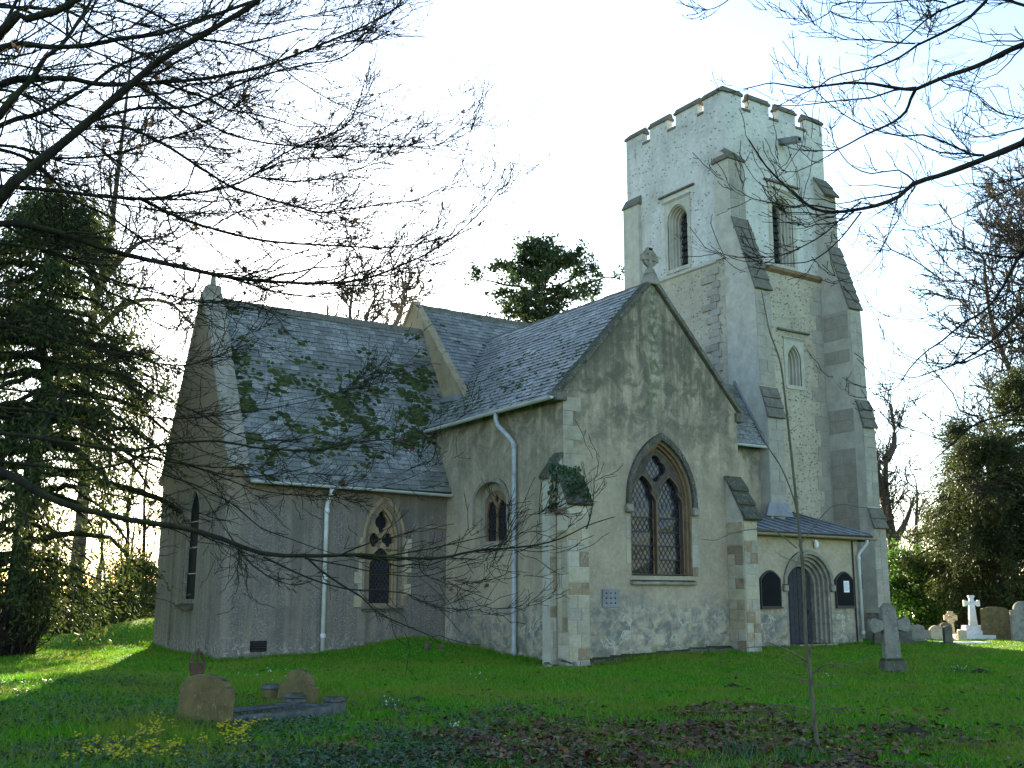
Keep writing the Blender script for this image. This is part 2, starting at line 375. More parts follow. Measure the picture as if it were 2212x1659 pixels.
def axis_pts(a, b, s, far):
    core = np.arange(a, b+1e-6, s); g = s*np.cumprod(np.full(60, 1.22)); lo = a-np.cumsum(g); hi = b+np.cumsum(g)
    return np.concatenate([lo[lo > -far][::-1], core, hi[hi < far]])
gx = axis_pts(-20, 24, .21, 900); gy = axis_pts(-17, 20, .21, 900)
X, Y = np.meshgrid(gx, gy); Z = hgt(X, Y)
nx, ny = len(gx), len(gy); I = np.arange(nx*ny).reshape(ny, nx)
F = np.stack([I[:-1,:-1], I[:-1,1:], I[1:,1:], I[1:,:-1]], -1).reshape(-1, 4)
def mk_ground():
    s = N('turf', .95, .1)
    a = s.noise(.6, 6, .65); f = s.noise(7, 5, .7)
    c = s.ramp(f, [(.3,(.022,.075,.009)),(.55,(.040,.13,.012)),(.75,(.075,.15,.025))])
    c = s.mix(s.math('MULTIPLY', s.mask(a, .5, .66), .5), c, (.07,.085,.022))
    # bare earth and rotting leaves under the trees nearest to us and along the far bank
    line = s.math('MINIMUM', s.math('SUBTRACT', -3.4, s.axis(0)), s.math('SUBTRACT', -8.4, s.axis(1)))
    near = s.mask(s.math('ADD', line, s.math('MULTIPLY', s.math('SUBTRACT', s.noise(.5, 6, .7), .5), 8.0)), -.4, 1.6)
    c = s.mix(s.math('MULTIPLY', near, s.mask(f, .40, .55)), c, (.030,.020,.013))
    far = s.mask(s.math('ADD', s.axis(1), s.math('MULTIPLY', a, 4)), 21, 25)
    c = s.mix(s.math('MULTIPLY', far, .7), c, (.05,.045,.025))
    s.bump(s.math('ADD', f, s.noise(40, 4, .7)), .04, .8); return s.done(c)
g = link('ground', mesh_arrays('ground', np.stack([X, Y, Z], -1).reshape(-1, 3), F, True), mk_ground()); tag(g, kind='structure')

# ------------------------------------------------------------------ the church
CH = thing('church', 'grey rendered stone parish church with slate roofs and battlemented west tower', 'church', (0, 0, 0))
def nm(y0): return lambda a, b, d: (a, y0+d, b)
def em(x0): return lambda a, b, d: (x0+d, a, b)
def arch(cx, w, z0, zs, za, n=9):
    """pointed opening: sill z0, spring zs, point za (counter-clockwise from the sill's low side)"""
    h = za-zs; R = (w*w+h*h)/(2*w); out = [(cx-w, z0), (cx+w, z0)]
    t1 = math.asin(min(1, h/R)) if R >= w else pi-math.asin(h/R)
    for i in range(n+1): t = t1*i/n; out.append((cx+w-R+R*cos(t), zs+R*sin(t)))
    for i in range(1, n+1): t = t1*(1-i/n); out.append((cx-w+R-R*cos(t), zs+R*sin(t)))
    return out
def round_arch(cx, w, z0, zs, rise, n=14):
    return [(cx-w, z0), (cx+w, z0)]+[(cx+w*cos(pi*i/n), zs+rise*sin(pi*i/n)) for i in range(n+1)]
def ring(mb, inn, out, m, d0, d1):
    n = len(inn)
    for i in range(n):
        j = (i+1) % n
        q = [inn[i], inn[j], out[j], out[i]]
        mb.add([m(a,b,d0) for a,b in q]+[m(a,b,d1) for a,b in q], [(0,1,2,3),(7,6,5,4),(0,4,5,1),(3,2,6,7)])
def open_ring(mb, inn, out, m, d0, d1):
    """as ring, but without the piece along the sill"""
    for i in range(1, len(inn)):
        j = (i+1) % len(inn); q = [inn[i], inn[j], out[j], out[i]]
        mb.add([m(a,b,d0) for a,b in q]+[m(a,b,d1) for a,b in q], [(0,1,2,3),(7,6,5,4),(0,4,5,1),(3,2,6,7),(0,3,7,4),(1,5,6,2)])

# ---- walls
NW = arch(3.15, 1.05, 1.95, 3.86, 5.44)
mb = MB(); mb.slab([(0,-1),(6,-1),(6,6.46),(3,9.70),(0,6.46)], [NW], nm(0), 0, .6); mb.build('transept_wall', MT['plaster'], CH)
EW = round_arch(3.28, .78, 2.72, 3.92, .52)
mb = MB(); mb.slab([(.6,-1),(5.64,-1),(6.9,-1),(6.9,6.42),(.6,6.42)], [EW], em(0), 0, .6); mb.build('transept_wall', MT['plaster'], CH)
mb = MB(); mb.box(5.4, 6, .6, 5.3, -1, 6.3); mb.build('transept_wall', MT['plaster'], CH)
CW = arch(-1.985, .47, 1.16, 2.95, 3.95)
mb = MB(); mb.slab([(-5.998,-1),(0,-1),(0,4.60),(-5.998,4.60)], [CW], nm(5.64), 0, .7); mb.build('chancel_wall', MT['pebble'], CH)
LW = arch(8.36, .56, 1.32, 3.55, 4.40)
mb = MB(); mb.slab([(5.64,-1),(11.46,-1),(11.46,4.82),(8.55,9.95),(5.64,4.82)], [LW], em(-6.45), 0, .45); mb.build('chancel_wall', MT['pebble'], CH)
mb = MB(); mb.box(-5.998, .66, 10.76, 11.46, -1, 4.60); mb.build('chancel_wall', MT['pebble'], CH)
mb = MB(); mb.prism([(5.0,4),(13.3,4),(13.3,6.3),(9.15,10.86),(5.9,7.29),(5.0,6.3)], em(.66), 0, .3); mb.build('nave_wall', MT['gable'], CH)
mb = MB(); mb.box(6, 11.6, 5.3, 5.9, -1, 6.3); mb.box(6, 11.6, 12.4, 13, -1, 6.3); mb.build('nave_wall', MT['plaster'], CH)
DW = round_arch(11.05, .62, -.2, 1.75, .62)
DO = round_arch(11.05, 1.02, -.2, 1.80, .95)
mb = MB(); mb.slab([(6.01,-1),(13.5,-1),(13.5,3.32),(6.01,3.32)], [DO], nm(2.155), 0, .5); mb.build('porch_wall', MT['plaster'], CH)
mb = MB(); mb.box(13.1, 13.5, 2.655, 5.6, -1, 3.3); mb.build('porch_wall', MT['plaster'], CH)
mb = MB(); mb.box(6.01, 11.54, 4.42, 5.29, -1, 6.5); mb.build('nave_wall', MT['plaster'], CH)
# tower
TX0, TX1, TY0, TY1 = 11.7, 17.2, 5.68, 11.32
UN = arch(14.62, .56, 13.72, 15.85, 16.45); UE = arch(8.33, .56, 13.82, 15.75, 16.35)
LN = arch(14.82, .36, 9.10, 10.05, 10.62)
def rect(a0, a1, b0, b1): return [(a0,b0),(a1,b0),(a1,b1),(a0,b1)]
mb = MB(); mb.slab(rect(TX0,TX1,13.52,19.52), [UN], nm(TY0), 0, .6); mb.build('tower_wall', MT['tower_up'], CH)
mb = MB(); mb.slab(rect(TY0+.6,TY1,13.52,19.52), [UE], em(TX0), 0, .6); mb.build('tower_wall', MT['tower_up'], CH)
mb = MB(); mb.box(TX0+.6, TX1, TY1-.6, TY1, 13.52, 19.52); mb.box(TX1-.6, TX1, TY0+.6, TY1-.6, 13.52, 19.52); mb.build('tower_wall', MT['tower_up'], CH)
e = .07
mb = MB(); mb.slab(rect(TX0-e,TX1+e,-1,13.52), [LN], nm(TY0-e), 0, .7); mb.build('tower_wall', MT['tower_lo'], CH)
mb = MB(); mb.box(TX0-e, TX0+.6, TY0-e+.7, TY1+e, -1, 13.52); mb.box(TX1-.6, TX1+e, TY0-e+.7, TY1+e, -1, 13.52); mb.box(TX0+.6, TX1-.6, TY1-.6, TY1+e, -1, 13.52); mb.build('tower_wall', MT['tower_lo'], CH)
mb = MB(); mb.box(TX0+.6, TX1-.6, TY0+.6, TY1-.6, 18.6, 18.8); mb.build('tower_roof', MT['lead'], CH)
# string course between the stages
mb = MB()
for q in ([(0,13.30),(-.13,13.40),(-.13,13.50),(0,13.58)],):
    mb.add([(x, TY0-e+a, b) for x in (12.4, 16.5) for a, b in q], [(0,1,2,3),(7,6,5,4),(0,4,5,1),(1,5,6,2),(2,6,7,3)])
mb.build('string_course', MT['brownjamb'], CH)
mb = MB()
q = [(0,13.42),(-.07,13.46),(-.07,13.52),(.05,13.62)]
mb.add([(TX0-e+a, y, b) for y in (6.2, 10.4) for a, b in q], [(0,1,2,3),(7,6,5,4),(0,4,5,1),(1,5,6,2),(2,6,7,3)])
mb.build('string_course', MT['ashlar'], CH)
# battlements: merlon > coping_stone, and a sill in each gap
def merlon(x0, x1, y0, y1, along, zt=20.05, over=(1, 1)):
    mb = MB(); mb.box(x0, x1, y0, y1, 19.52, zt); m = mb.build('merlon', MT['tower_up'], CH)
    c = MB(); o = .06
    a0, a1, b0, b1 = (x0-o, x1+o, y0-o, y1+o)
    c.hexa([(a0,b0,zt),(a1,b0,zt),(a1,b1,zt),(a0,b1,zt)], [(a0,b0,zt+.09),(a1,b0,zt+.09),(a1,b1,zt+.09),(a0,b1,zt+.09)])
    if along == 'c': mx, my = (a0+a1)/2, (b0+b1)/2; t = [(mx-.12,my-.12,zt+.30),(mx+.12,my-.12,zt+.30),(mx+.12,my+.12,zt+.30),(mx-.12,my+.12,zt+.30)]
    elif along == 'x': my = (b0+b1)/2; t = [(a0,my-.06,zt+.27),(a1,my-.06,zt+.27),(a1,my+.06,zt+.27),(a0,my+.06,zt+.27)]
    else: mx = (a0+a1)/2; t = [(mx-.06,b0,zt+.27),(mx+.06,b0,zt+.27),(mx+.06,b1,zt+.27),(mx-.06,b1,zt+.27)]
    c.hexa([(a0+.03,b0+.03,zt+.092),(a1-.03,b0+.03,zt+.092),(a1-.03,b1-.03,zt+.092),(a0+.03,b1-.03,zt+.092)], t)
    c.build('coping_stone', MT['cope'], m)
def sill(x0, x1, y0, y1):
    mb = MB(); mb.box(x0, x1, y0, y1, 19.522, 19.62); mb.build('embrasure_sill', MT['cope'], CH)
T = .27
for x0, x1 in ((13.12,14.16),(14.66,15.64)): merlon(x0, x1, TY0, TY0+T, 'x'); merlon(x0, x1, TY1-T, TY1, 'x')
for y0, y1 in ((7.05,8.29),(8.76,9.83)): merlon(TX0, TX0+T, y0, y1, 'y'); merlon(TX1-T, TX1, y0, y1, 'y')
def corner(x0, x1, y0, y1, sx, sy, lx=.98, ly=1.05):
    # an L of two arms under one hipped cap
    mb = MB(); xa, xb = (x0, x0+lx) if sx > 0 else (x1-lx, x1); ya, yb = (y0, y0+T) if sy > 0 else (y1-T, y1)
    mb.box(xa, xb, ya, yb, 19.52, 20.05)
    xc, xd = (x0, x0+T) if sx > 0 else (x1-T, x1); yc, yd = (y0+T, y0+ly) if sy > 0 else (y1-ly, y1-T)
    mb.box(xc, xd, yc, yd, 19.52, 20.05); m = mb.build('merlon', MT['tower_up'], CH)
    o = .06; c = MB(); poly = [(xa-o,ya-o),(xb+o,ya-o),(xb+o,yb+o),(xd+o,yb+o),(xd+o,yd+o),(xc-o,yd+o)] if (sx>0 and sy>0) else None
    if poly: outer = poly; mid = [(xa+.10,ya+.10),(xb+o,ya+.10),(xb+o,yb-.10),(xd-.10,yb-.10),(xd-.10,yd+o),(xc+.10,yd+o)]
    else:
        f = lambda p: (p[0] if sx > 0 else x0+x1-p[0], p[1] if sy > 0 else y0+y1-p[1])
        X0, Y0 = x0, y0
        outer = [f(p) for p in [(X0-o,Y0-o),(X0+lx+o,Y0-o),(X0+lx+o,Y0+T+o),(X0+T+o,Y0+T+o),(X0+T+o,Y0+ly+o),(X0-o,Y0+ly+o)]]
        mid = [f(p) for p in [(X0+.10,Y0+.10),(X0+lx+o,Y0+.10),(X0+lx+o,Y0+T-.10),(X0+T-.10,Y0+T-.10),(X0+T-.10,Y0+ly+o),(X0+.10,Y0+ly+o)]]
    n = 6; V = [(a,b,20.05) for a,b in outer]+[(a,b,20.14) for a,b in outer]+[(a,b,20.32) for a,b in mid]
    Fc = [tuple(range(n))]+[(i,(i+1)%n,n+(i+1)%n,n+i) for i in range(n)]+[(n+i,n+(i+1)%n,2*n+(i+1)%n,2*n+i) for i in range(n)]+[(12,13,14,15),(12,15,16,17)]
    c.add(V, Fc); c.build('coping_stone', MT['cope'], m)
for sx in (1, -1):
    for sy in (1, -1): corner(TX0, TX1, TY0, TY1, sx, sy, .97, 1.04)
for a, b in ((12.67,13.12),(14.16,14.66),(15.64,16.23)): sill(a, b, TY0-.03, TY0+T); sill(a, b, TY1-T, TY1+.03)
for a, b in ((6.72,7.05),(8.29,8.76),(9.83,10.28)): sill(TX0-.03, TX0+T, a, b); sill(TX1-T, TX1+.03, a, b)
# rainwater spout
mb = MB(); mb.hexa([(14.62,4.75,18.40),(14.88,4.75,18.40),(14.90,5.70,18.62),(14.60,5.70,18.62)], [(14.62,4.75,18.62),(14.88,4.75,18.62),(14.90,5.70,18.84),(14.60,5.70,18.84)])
sp = mb.build('water_spout', MT['lead'], CH)
mb = MB(); mb.box(14.68,14.82,4.742,4.748,18.45,18.57); mb.build('spout_mouth', MT['pit'], sp)

# ---- buttresses of the tower: profile (y,z) run along x
def xprism(prof, x0, x1, name, mat, parent=CH, bevel=0):
    mb = MB(); mb.prism(prof, lambda a, b, d: (d, a, b), x0, x1); return mb.build(name, mat, parent, bevel=bevel)
NEp = [(5.75,-1),(4.02,-1),(4.02,7.48),(4.28,8.5),(4.36,12.1),(5.33,14.95),(5.40,17.27),(5.75,17.6),(6.13,17.6),(6.13,13.5),(5.75,13.5)]
bne = xprism(NEp, 11.55, 12.32, 'buttress', MT['ashlar'])
NWp = [(5.7,-1),(3.72,-1),(3.72,.95),(3.84,1.1),(3.84,3.88),(4.02,4.55),(4.05,7.55),(4.28,8.55),(4.36,12.1),(5.2,14.75),(5.22,16.85),(5.7,17.65)]
bnw = xprism(NWp, 16.52, 17.20, 'buttress', MT['ashlar'])
SEp = [(10.47,13.5),(11.42,13.5),(11.42,17.05),(10.47,17.05)]
mb = MB(); mb.prism(SEp, em(0), 11.55, 11.75); mb.build('buttress', MT['ashlar'], CH)
def slope_slabs(parent, x0, x1, y0, z0, y1, z1, n, t=.07, over=.05):
    """overlapping weathering slabs up a slope from (y0,z0) to (y1,z1)"""
    dy, dz = (y1-y0)/n, (z1-z0)/n; L = hypot(dy, dz); ny_, nz_ = -dz/L, dy/L
    if nz_ < 0: ny_, nz_ = -ny_, -nz_
    for i in range(n):
        a = (y0+dy*i-dy*.12, z0+dz*i-dz*.12); b = (y0+dy*(i+1), z0+dz*(i+1)); j = rng.uniform(-.012, .012)
        mb = MB(); tt = t*1.35
        mb.hexa([(x0-over+j,a[0],a[1]),(x1+over+j,a[0],a[1]),(x1+over+j,b[0],b[1]),(x0-over+j,b[0],b[1])],
                [(x0-over+j,a[0]+ny_*tt,a[1]+nz_*tt),(x1+over+j,a[0]+ny_*tt,a[1]+nz_*tt),(x1+over+j,b[0]+ny_*t*.6,b[1]+nz_*t*.6),(x0-over+j,b[0]+ny_*t*.6,b[1]+nz_*t*.6)])
        mb.build('weathering_slab', MT['cope'], parent, bevel=.012)
slope_slabs(bne, 11.55, 12.32, 4.33, 12.05, 5.33, 14.95, 7)
slope_slabs(bne, 11.55, 12.32, 3.98, 7.42, 4.28, 8.5, 3)
slope_slabs(bnw, 16.52, 17.20, 4.33, 12.05, 5.2, 14.75, 7)
slope_slabs(bnw, 16.52, 17.20, 3.99, 7.5, 4.28, 8.55, 3)
slope_slabs(bnw, 16.52, 17.20, 3.80, 3.84, 4.02, 4.55, 2)
slope_slabs(bnw, 16.52, 17.20, 5.12, 16.80, 5.66, 17.65, 2)
# hipped cap of the corner buttress
mb = MB(); a = .07
b0 = [(11.55-a,5.40-a,17.22),(12.32+a,5.40-a,17.22),(12.32+a,5.72,17.22),(11.72,5.72,17.22),(11.72,6.13+a,17.22),(11.55-a,6.13+a,17.22)]
t0 = [(11.71,5.70,17.78),(12.2,5.70,17.70),(12.2,5.72,17.70),(11.72,5.72,17.78),(11.715,6.0,17.70),(11.70,6.0,17.70)]
mid = [(x,y,17.30) for x,y,z in b0]
mb.add(b0+mid+t0, [tuple(range(6))]+[(i,(i+1)%6,6+(i+1)%6,6+i) for i in range(6)]+[(6+i,6+(i+1)%6,12+(i+1)%6,12+i) for i in range(6)]+[(12,13,14,15),(12,15,16,17)])
mb.build('buttress_cap', MT['cope'], bne)
mb = MB(); mb.hexa([(11.48,10.41,17.02),(11.72,10.41,17.02),(11.72,11.48,17.02),(11.48,11.48,17.02)], [(11.52,10.43,17.12),(11.71,10.43,17.45),(11.71,11.44,17.45),(11.52,11.44,17.12)])
mb.build('buttress_cap', MT['cope'], CH)
# plinth steps at the tower foot
mb = MB(); mb.box(16.40, 17.32, 3.62, 5.6, -1, .72); mb.hexa([(16.40,3.62,.722),(17.32,3.62,.722),(17.32,5.6,.722),(16.40,5.6,.722)], [(16.5,3.74,.86),(17.22,3.74,.86),(17.22,5.6,.86),(16.5,5.6,.86)]); mb.build('plinth', MT['trimgrey'], bnw)
mb = MB(); mb.box(13.52, 16.4, 5.40, 5.60, -1, .8); mb.build('plinth', MT['trimgrey'], CH)

# ---- transept buttresses
def tb(prof, x0, x1): return xprism(prof, x0, x1, 'buttress', MT['ashlar'])
t1 = tb([(0,-1),(-.44,-1),(-.44,3.68),(0,4.40)], -.20, .42)
slope_slabs(t1, -.20, .42, -.50, 3.60, 0.0, 4.42, 3, .08, .06)
mb = MB(); mb.prism([(0,-1),(-.40,-1),(-.40,4.28),(0,4.80)], nm(0), .03, .33); t2 = mb.build('buttress', MT['ashlar'], CH)
for i in range(2):
    mb = MB(); u = i/2; x0_, z0_ = -.46+.23*i, 4.22+.30*i
    mb.hexa([(x0_,-.02,z0_),(x0_+.25,-.02,z0_+.33),(x0_+.25,.37,z0_+.33),(x0_,.37,z0_)], [(x0_-.04,-.02,z0_+.09),(x0_+.21,-.02,z0_+.40),(x0_+.21,.37,z0_+.40),(x0_-.04,.37,z0_+.09)])
    mb.build('weathering_slab', MT['copemoss'], t2, bevel=.012)
t3 = tb([(0,-1),(-.60,-1),(-.60,3.58),(0,4.62)], 5.47, 5.98)
slope_slabs(t3, 5.47, 5.98, -.68, 3.46, 0.0, 4.64, 3, .09, .06)
for o in t3.children: o.data.materials[0] = MT['copemoss']
for o in t1.children: o.data.materials[0] = MT['copemoss']

# ---- squared blocks, laid one by one (all share one chamfered unit block)
bmu = bmesh.new(); bmesh.ops.create_cube(bmu, size=1.0); bmesh.ops.bevel(bmu, geom=bmu.edges[:], offset=.03, segments=1, affect='EDGES', profile=.5)
UB = bpy.data.meshes.new('block'); bmu.to_mesh(UB); bmu.free(); UB.materials.append(MT['block'])
NBLK = [0]
UBP = UB.copy(); UBP.materials[0] = MT['blockpale']
def block(cx, cy, cz, sx, sy, sz, parent, name='quoin_stone'):
    o = bpy.data.objects.new(name, UBP if cx > 11 else UB); COL.objects.link(o); adopt(o, parent); o.location = (cx, cy, cz); o.scale = (sx, sy, sz); NBLK[0] += 1
def face_blocks_n(x0, x1, yf, z0, z1, parent, h=.30, split=.5, proud=.02, skip=0.0):
    z = z0; k = 0
    while z < z1-.08:
        hh = min(h*rng.uniform(.8, 1.25), z1-z); y = yf(z+hh/2) if callable(yf) else yf
        if rng.random() > skip:
            s = x0+(x1-x0)*(split if k % 2 else 1-split)*rng.uniform(.9, 1.1)
            cuts = [x0, s, x1] if rng.random() < .75 else [x0, x1]
            for a, b in zip(cuts, cuts[1:]): block((a+b)/2, y-proud+.05+rng.uniform(-.004,.006), z+hh/2, b-a-.014, .1, hh-.014, parent)
        z += hh; k += 1
def face_blocks_e(y0, y1, xf, z0, z1, parent, h=.30, split=.5, proud=.02, skip=0.0):
    z = z0; k = 0
    while z < z1-.08:
        hh = min(h*rng.uniform(.8, 1.25), z1-z)
        if rng.random() > skip:
            s = y0+(y1-y0)*(split if k % 2 else 1-split)*rng.uniform(.9, 1.1)
            cuts = [y0, s, y1] if rng.random() < .6 else [y0, y1]
            for a, b in zip(cuts, cuts[1:]): block(xf-proud+.05+rng.uniform(-.004,.006), (a+b)/2, z+hh/2, .1, b-a-.014, hh-.014, parent)
        z += hh; k += 1
face_blocks_n(-.20, .42, -.44, -.35, 3.60, t1, .30, .42)
face_blocks_e(-.42, -.02, -.20, -.35, 3.5, t1, .34, .5)
face_blocks_n(-.395, -.205, .03, -.35, 4.2, t2, .34, .5)
face_blocks_n(5.47, 5.98, -.60, -.25, 3.45, t3, .28, .45)
face_blocks_e(-.58, 0, 5.47, -.25, 3.4, t3, .28, .5)
face_blocks_n(11.55, 12.32, lambda z: 4.28+(z-8.5)*.022, 8.55, 12.0, bne, .40, .5)
face_blocks_n(11.55, 12.32, lambda z: 5.33+(z-14.95)*.03, 15.0, 17.2, bne, .36, .5)
face_blocks_n(11.55, 12.32, 4.02, 4.4, 7.4, bne, .42, .45)
face_blocks_n(16.52, 17.20, lambda z: 4.28+(z-8.5)*.022, 8.6, 12.0, bnw, .42, .5)
face_blocks_n(16.52, 17.20, 5.21, 14.8, 16.8, bnw, .42, .5)
face_blocks_n(16.52, 17.20, 4.03, 4.6, 7.45, bnw, .42, .5)
face_blocks_n(16.52, 17.20, 3.84, 1.1, 3.8, bnw, .40, .5)
face_blocks_e(4.4, 5.55, 16.52, 1.1, 12, bnw, .50, .45, .015, .35)
# quoins let into the walls
UBQ = UB.copy(); UBQ.materials[0] = MT['ashlar2']
for i in range(9):
    L_ = (.55, .30)[i % 2]; o = bpy.data.objects.new('quoin_stone', UBQ); COL.objects.link(o); adopt(o, CH); o.location = (L_/2+.001, .036, 3.25+.36*i); o.scale = (L_, .1, .345)
for i in range(16):
    L_ = (.75, .42)[i % 2]*rng.uniform(.85, 1.15); block(13.56+L_/2+.02, 5.64, 1.0+.34*i, L_, .1, .325, CH) if i < 7 else None
    block(16.5-L_*.45, 5.64, 4.4+.56*i, L_*.9, .1, .54, CH)
for i in range(20):
    L_ = (.62, .36)[i % 2]*rng.uniform(.8, 1.25); block(11.62, 5.56+L_+.35, 8.2+.26*i, .1, L_, .25, CH)

# ---- openings
def glaze(parent, loops, m, d, holes_split, name='pane'): pass
def lattice(parent, x0, x1, z0, z1, m, d, s=.15, w=.012):
    """diamond lead cames over one light, one joined mesh"""
    mb = MB(); W, H = x1-x0, z1-z0; k = 1.45
    def clip(p, q):
        (a, b), (c, e) = p, q; ts = [0, 1]
        for lo, hi, u, dv in ((x0,x1,a,c-a),(z0,z1,b,e-b)):
            if abs(dv) < 1e-9: continue
            t1_, t2_ = (lo-u)/dv, (hi-u)/dv
            ts = [max(ts[0], min(t1_,t2_)), min(ts[1], max(t1_,t2_))]
        return None if ts[0] >= ts[1] else ((a+(c-a)*ts[0], b+(e-b)*ts[0]), (a+(c-a)*ts[1], b+(e-b)*ts[1]))
    n = int((W*k+H)/(s*k))+2
    for sg in (1, -1):
        for i in range(-n, n):
            c0 = z0+i*s*k
            seg = clip((x0, c0), (x1, c0+sg*k*W))
            if not seg: continue
            (a, b), (c, e) = seg
            L_ = hypot(c-a, e-b); ux, uz = -(e-b)/L_*w/2, (c-a)/L_*w/2
            q = [(a-ux,b-uz),(c-ux,e-uz),(c+ux,e+uz),(a+ux,b+uz)]
            mb.add([m(p[0],p[1],d) for p in q]+[m(p[0],p[1],d+.008) for p in q], [(0,1,2,3),(0,4,5,1),(3,2,6,7)])
    tag(mb.build('lead_cames', MT['came'], parent), kind='stuff')
def panes(parent, x0, x1, zs, m, d, bars=True, mat='glass'):
    for i, (a, b) in enumerate(zip(zs, zs[1:])):
        mb = MB(); j = rng.uniform(-.012, .012, 4)
        mb.add([m(x0,a,d+j[0]),m(x1,a,d+j[1]),m(x1,b,d+j[2]),m(x0,b,d+j[3])], [(0,1,2,3)]); mb.build('pane', MT[mat], parent, recalc=False)
        if bars and i:
            mb = MB(); q = [(x0,a-.018),(x1,a-.018),(x1,a+.018),(x0,a+.018)]
            mb.prism(q, m, d-.035, d-.012); mb.build('saddle_bar', MT['iron'], parent)
def cusped(cx, w, z0, zs, za, n=7, bite=.26):
    """a light whose pointed head is drawn in by two cusps"""
    base = arch(cx, w, z0, zs, za, 12); out = []
    for i, (a, b) in enumerate(base):
        if b > zs+.02:
            t = (b-zs)/(za-zs); f = 1-bite*math.exp(-((t-.38)/.13)**2)*1.2
            a = cx+(a-cx)*f
        out.append((a, b))
    return out
def foil(cx, cz, r, n=4, a0=0, k=20, sx=1, sz=1):
    out = []
    for i in range(n*6):
        t = 2*pi*i/(n*6)+a0; rr = r*(.74+.30*abs(cos(n*(t-a0)/2)))
        out.append((cx+rr*cos(t)*sx, cz+rr*sin(t)*sz))
    return out
# north window of the transept
m = nm(0)
mb = MB(); inner = arch(3.15,.93,2.0,3.86,5.22); face = arch(3.15,1.05,1.95,3.86,5.44)
for k in range(3):
    a_ = arch(3.15, 1.05-.045*k, 1.95+.01*k, 3.86, 5.44-.075*k); b_ = arch(3.15, 1.05-.045*(k+1), 1.95+.01*(k+1), 3.86, 5.44-.075*(k+1))
    open_ring(mb, b_, a_, m, .02+.09*k, .45)
win = mb.build('window', MT['brownjamb'], CH)
mb = MB(); inn = arch(3.15,1.06,3.72,3.86,5.45); out = arch(3.15,1.19,3.72,3.86,5.64)
open_ring(mb, inn, out, m, -.10, .02); hood = mb.build('hood_mould', MT['copemoss'], win)
for x in (2.02, 4.28): mb = MB(); mb.box(x-.11, x+.11, -.14, .01, 3.52, 3.74); mb.build('label_stop', MT['trimgrey'], win, bevel=.03)
plate = arch(3.15,.93,1.98,3.86,5.22)
l1 = cusped(2.69,.438,2.00,3.78,4.52,7,.2); l2 = cusped(3.61,.438,2.00,3.78,4.52,7,.2)
mb = MB(); mb.slab(plate, [l1, l2, foil(3.15,4.72,.34,4,pi/2)], m, .20, .30); mb.build('tracery', MT['tracery'], win)
mb = MB()
for l in (l1, l2):
    cx = sum(p[0] for p in l)/len(l); big = [(cx+(a-cx)*1.045, b+(.02 if b > 3.7 else 0)) for a, b in l]
    open_ring(mb, l, big, m, .175, .202)
mb.build('mullion_roll', MT['brownjamb'], win)
for x0, x1 in ((2.25,3.13),(3.17,4.05)):
    panes(win, x0, x1, [2.0,2.36,2.72,3.08,3.44,3.80], m, .33); lattice(win, x0, x1, 2.0, 3.8, m, .318)
    panes(win, x0, x1, [3.80,4.5], m, .33, False); lattice(win, x0, x1, 3.8, 4.45, m, .318)
panes(win, 2.7, 3.6, [4.5,5.1], m, .33, False); lattice(win, 2.75, 3.55, 4.3, 5.0, m, .318)
mb = MB(); mb.hexa([(2.06,-.12,1.72),(4.24,-.12,1.72),(4.24,.4,1.72),(2.06,.4,1.72)], [(2.06,-.12,1.80),(4.24,-.12,1.80),(4.24,.4,1.99),(2.06,.4,1.99)]); mb.build('sill', MT['trimgrey'], win, bevel=.015)
for i, (x, z, sx, sz) in enumerate(((4.30,2.45,.24,.62),(4.27,2.07,.2,.26),(4.28,3.0,.2,.5),(2.02,2.5,.14,.55),(2.01,3.1,.12,.5))):
    o = bpy.data.objects.new('jamb_stone', UB); COL.objects.link(o); adopt(o, win); o.location = (x, .035, z); o.scale = (sx, .1, sz-.015)
# east window of the transept
m = em(0)
mb = MB(); ring(mb, round_arch(3.28,.56,2.86,3.80,.42), round_arch(3.28,.78,2.72,3.92,.52), m, .16, .30)
open_ring(mb, round_arch(3.28,.79,3.3,3.92,.53), round_arch(3.28,.90,3.3,3.94,.62), m, -.035, .02)
w2 = mb.build('window', MT['trimgrey'], CH)
mb = MB(); y0_, y1_ = 2.72, 3.84
mb.slab(round_arch(3.28,.565,2.85,3.80,.425), [cusped(3.02,.235,2.88,3.62,3.95,7,.1), cusped(3.54,.235,2.88,3.62,3.95,7,.1), [(3.18,3.98),(3.28,3.86),(3.38,3.98),(3.28,4.16)]], m, .19, .26); mb.build('tracery', MT['brownjamb'], w2)
for a, b in ((2.76,3.26),(3.30,3.80)): panes(w2, a, b, [2.86,3.2,3.55,4.15], m, .25); lattice(w2, a, b, 2.86, 4.1, m, .243)
mb = MB(); mb.hexa([(-.05,2.46,2.62),(.5,2.46,2.62),(.5,4.1,2.62),(-.05,4.1,2.62)], [(-.05,2.46,2.67),(.5,2.46,2.84),(.5,4.1,2.84),(-.05,4.1,2.67)]); mb.build('sill', MT['ashlar'], w2)
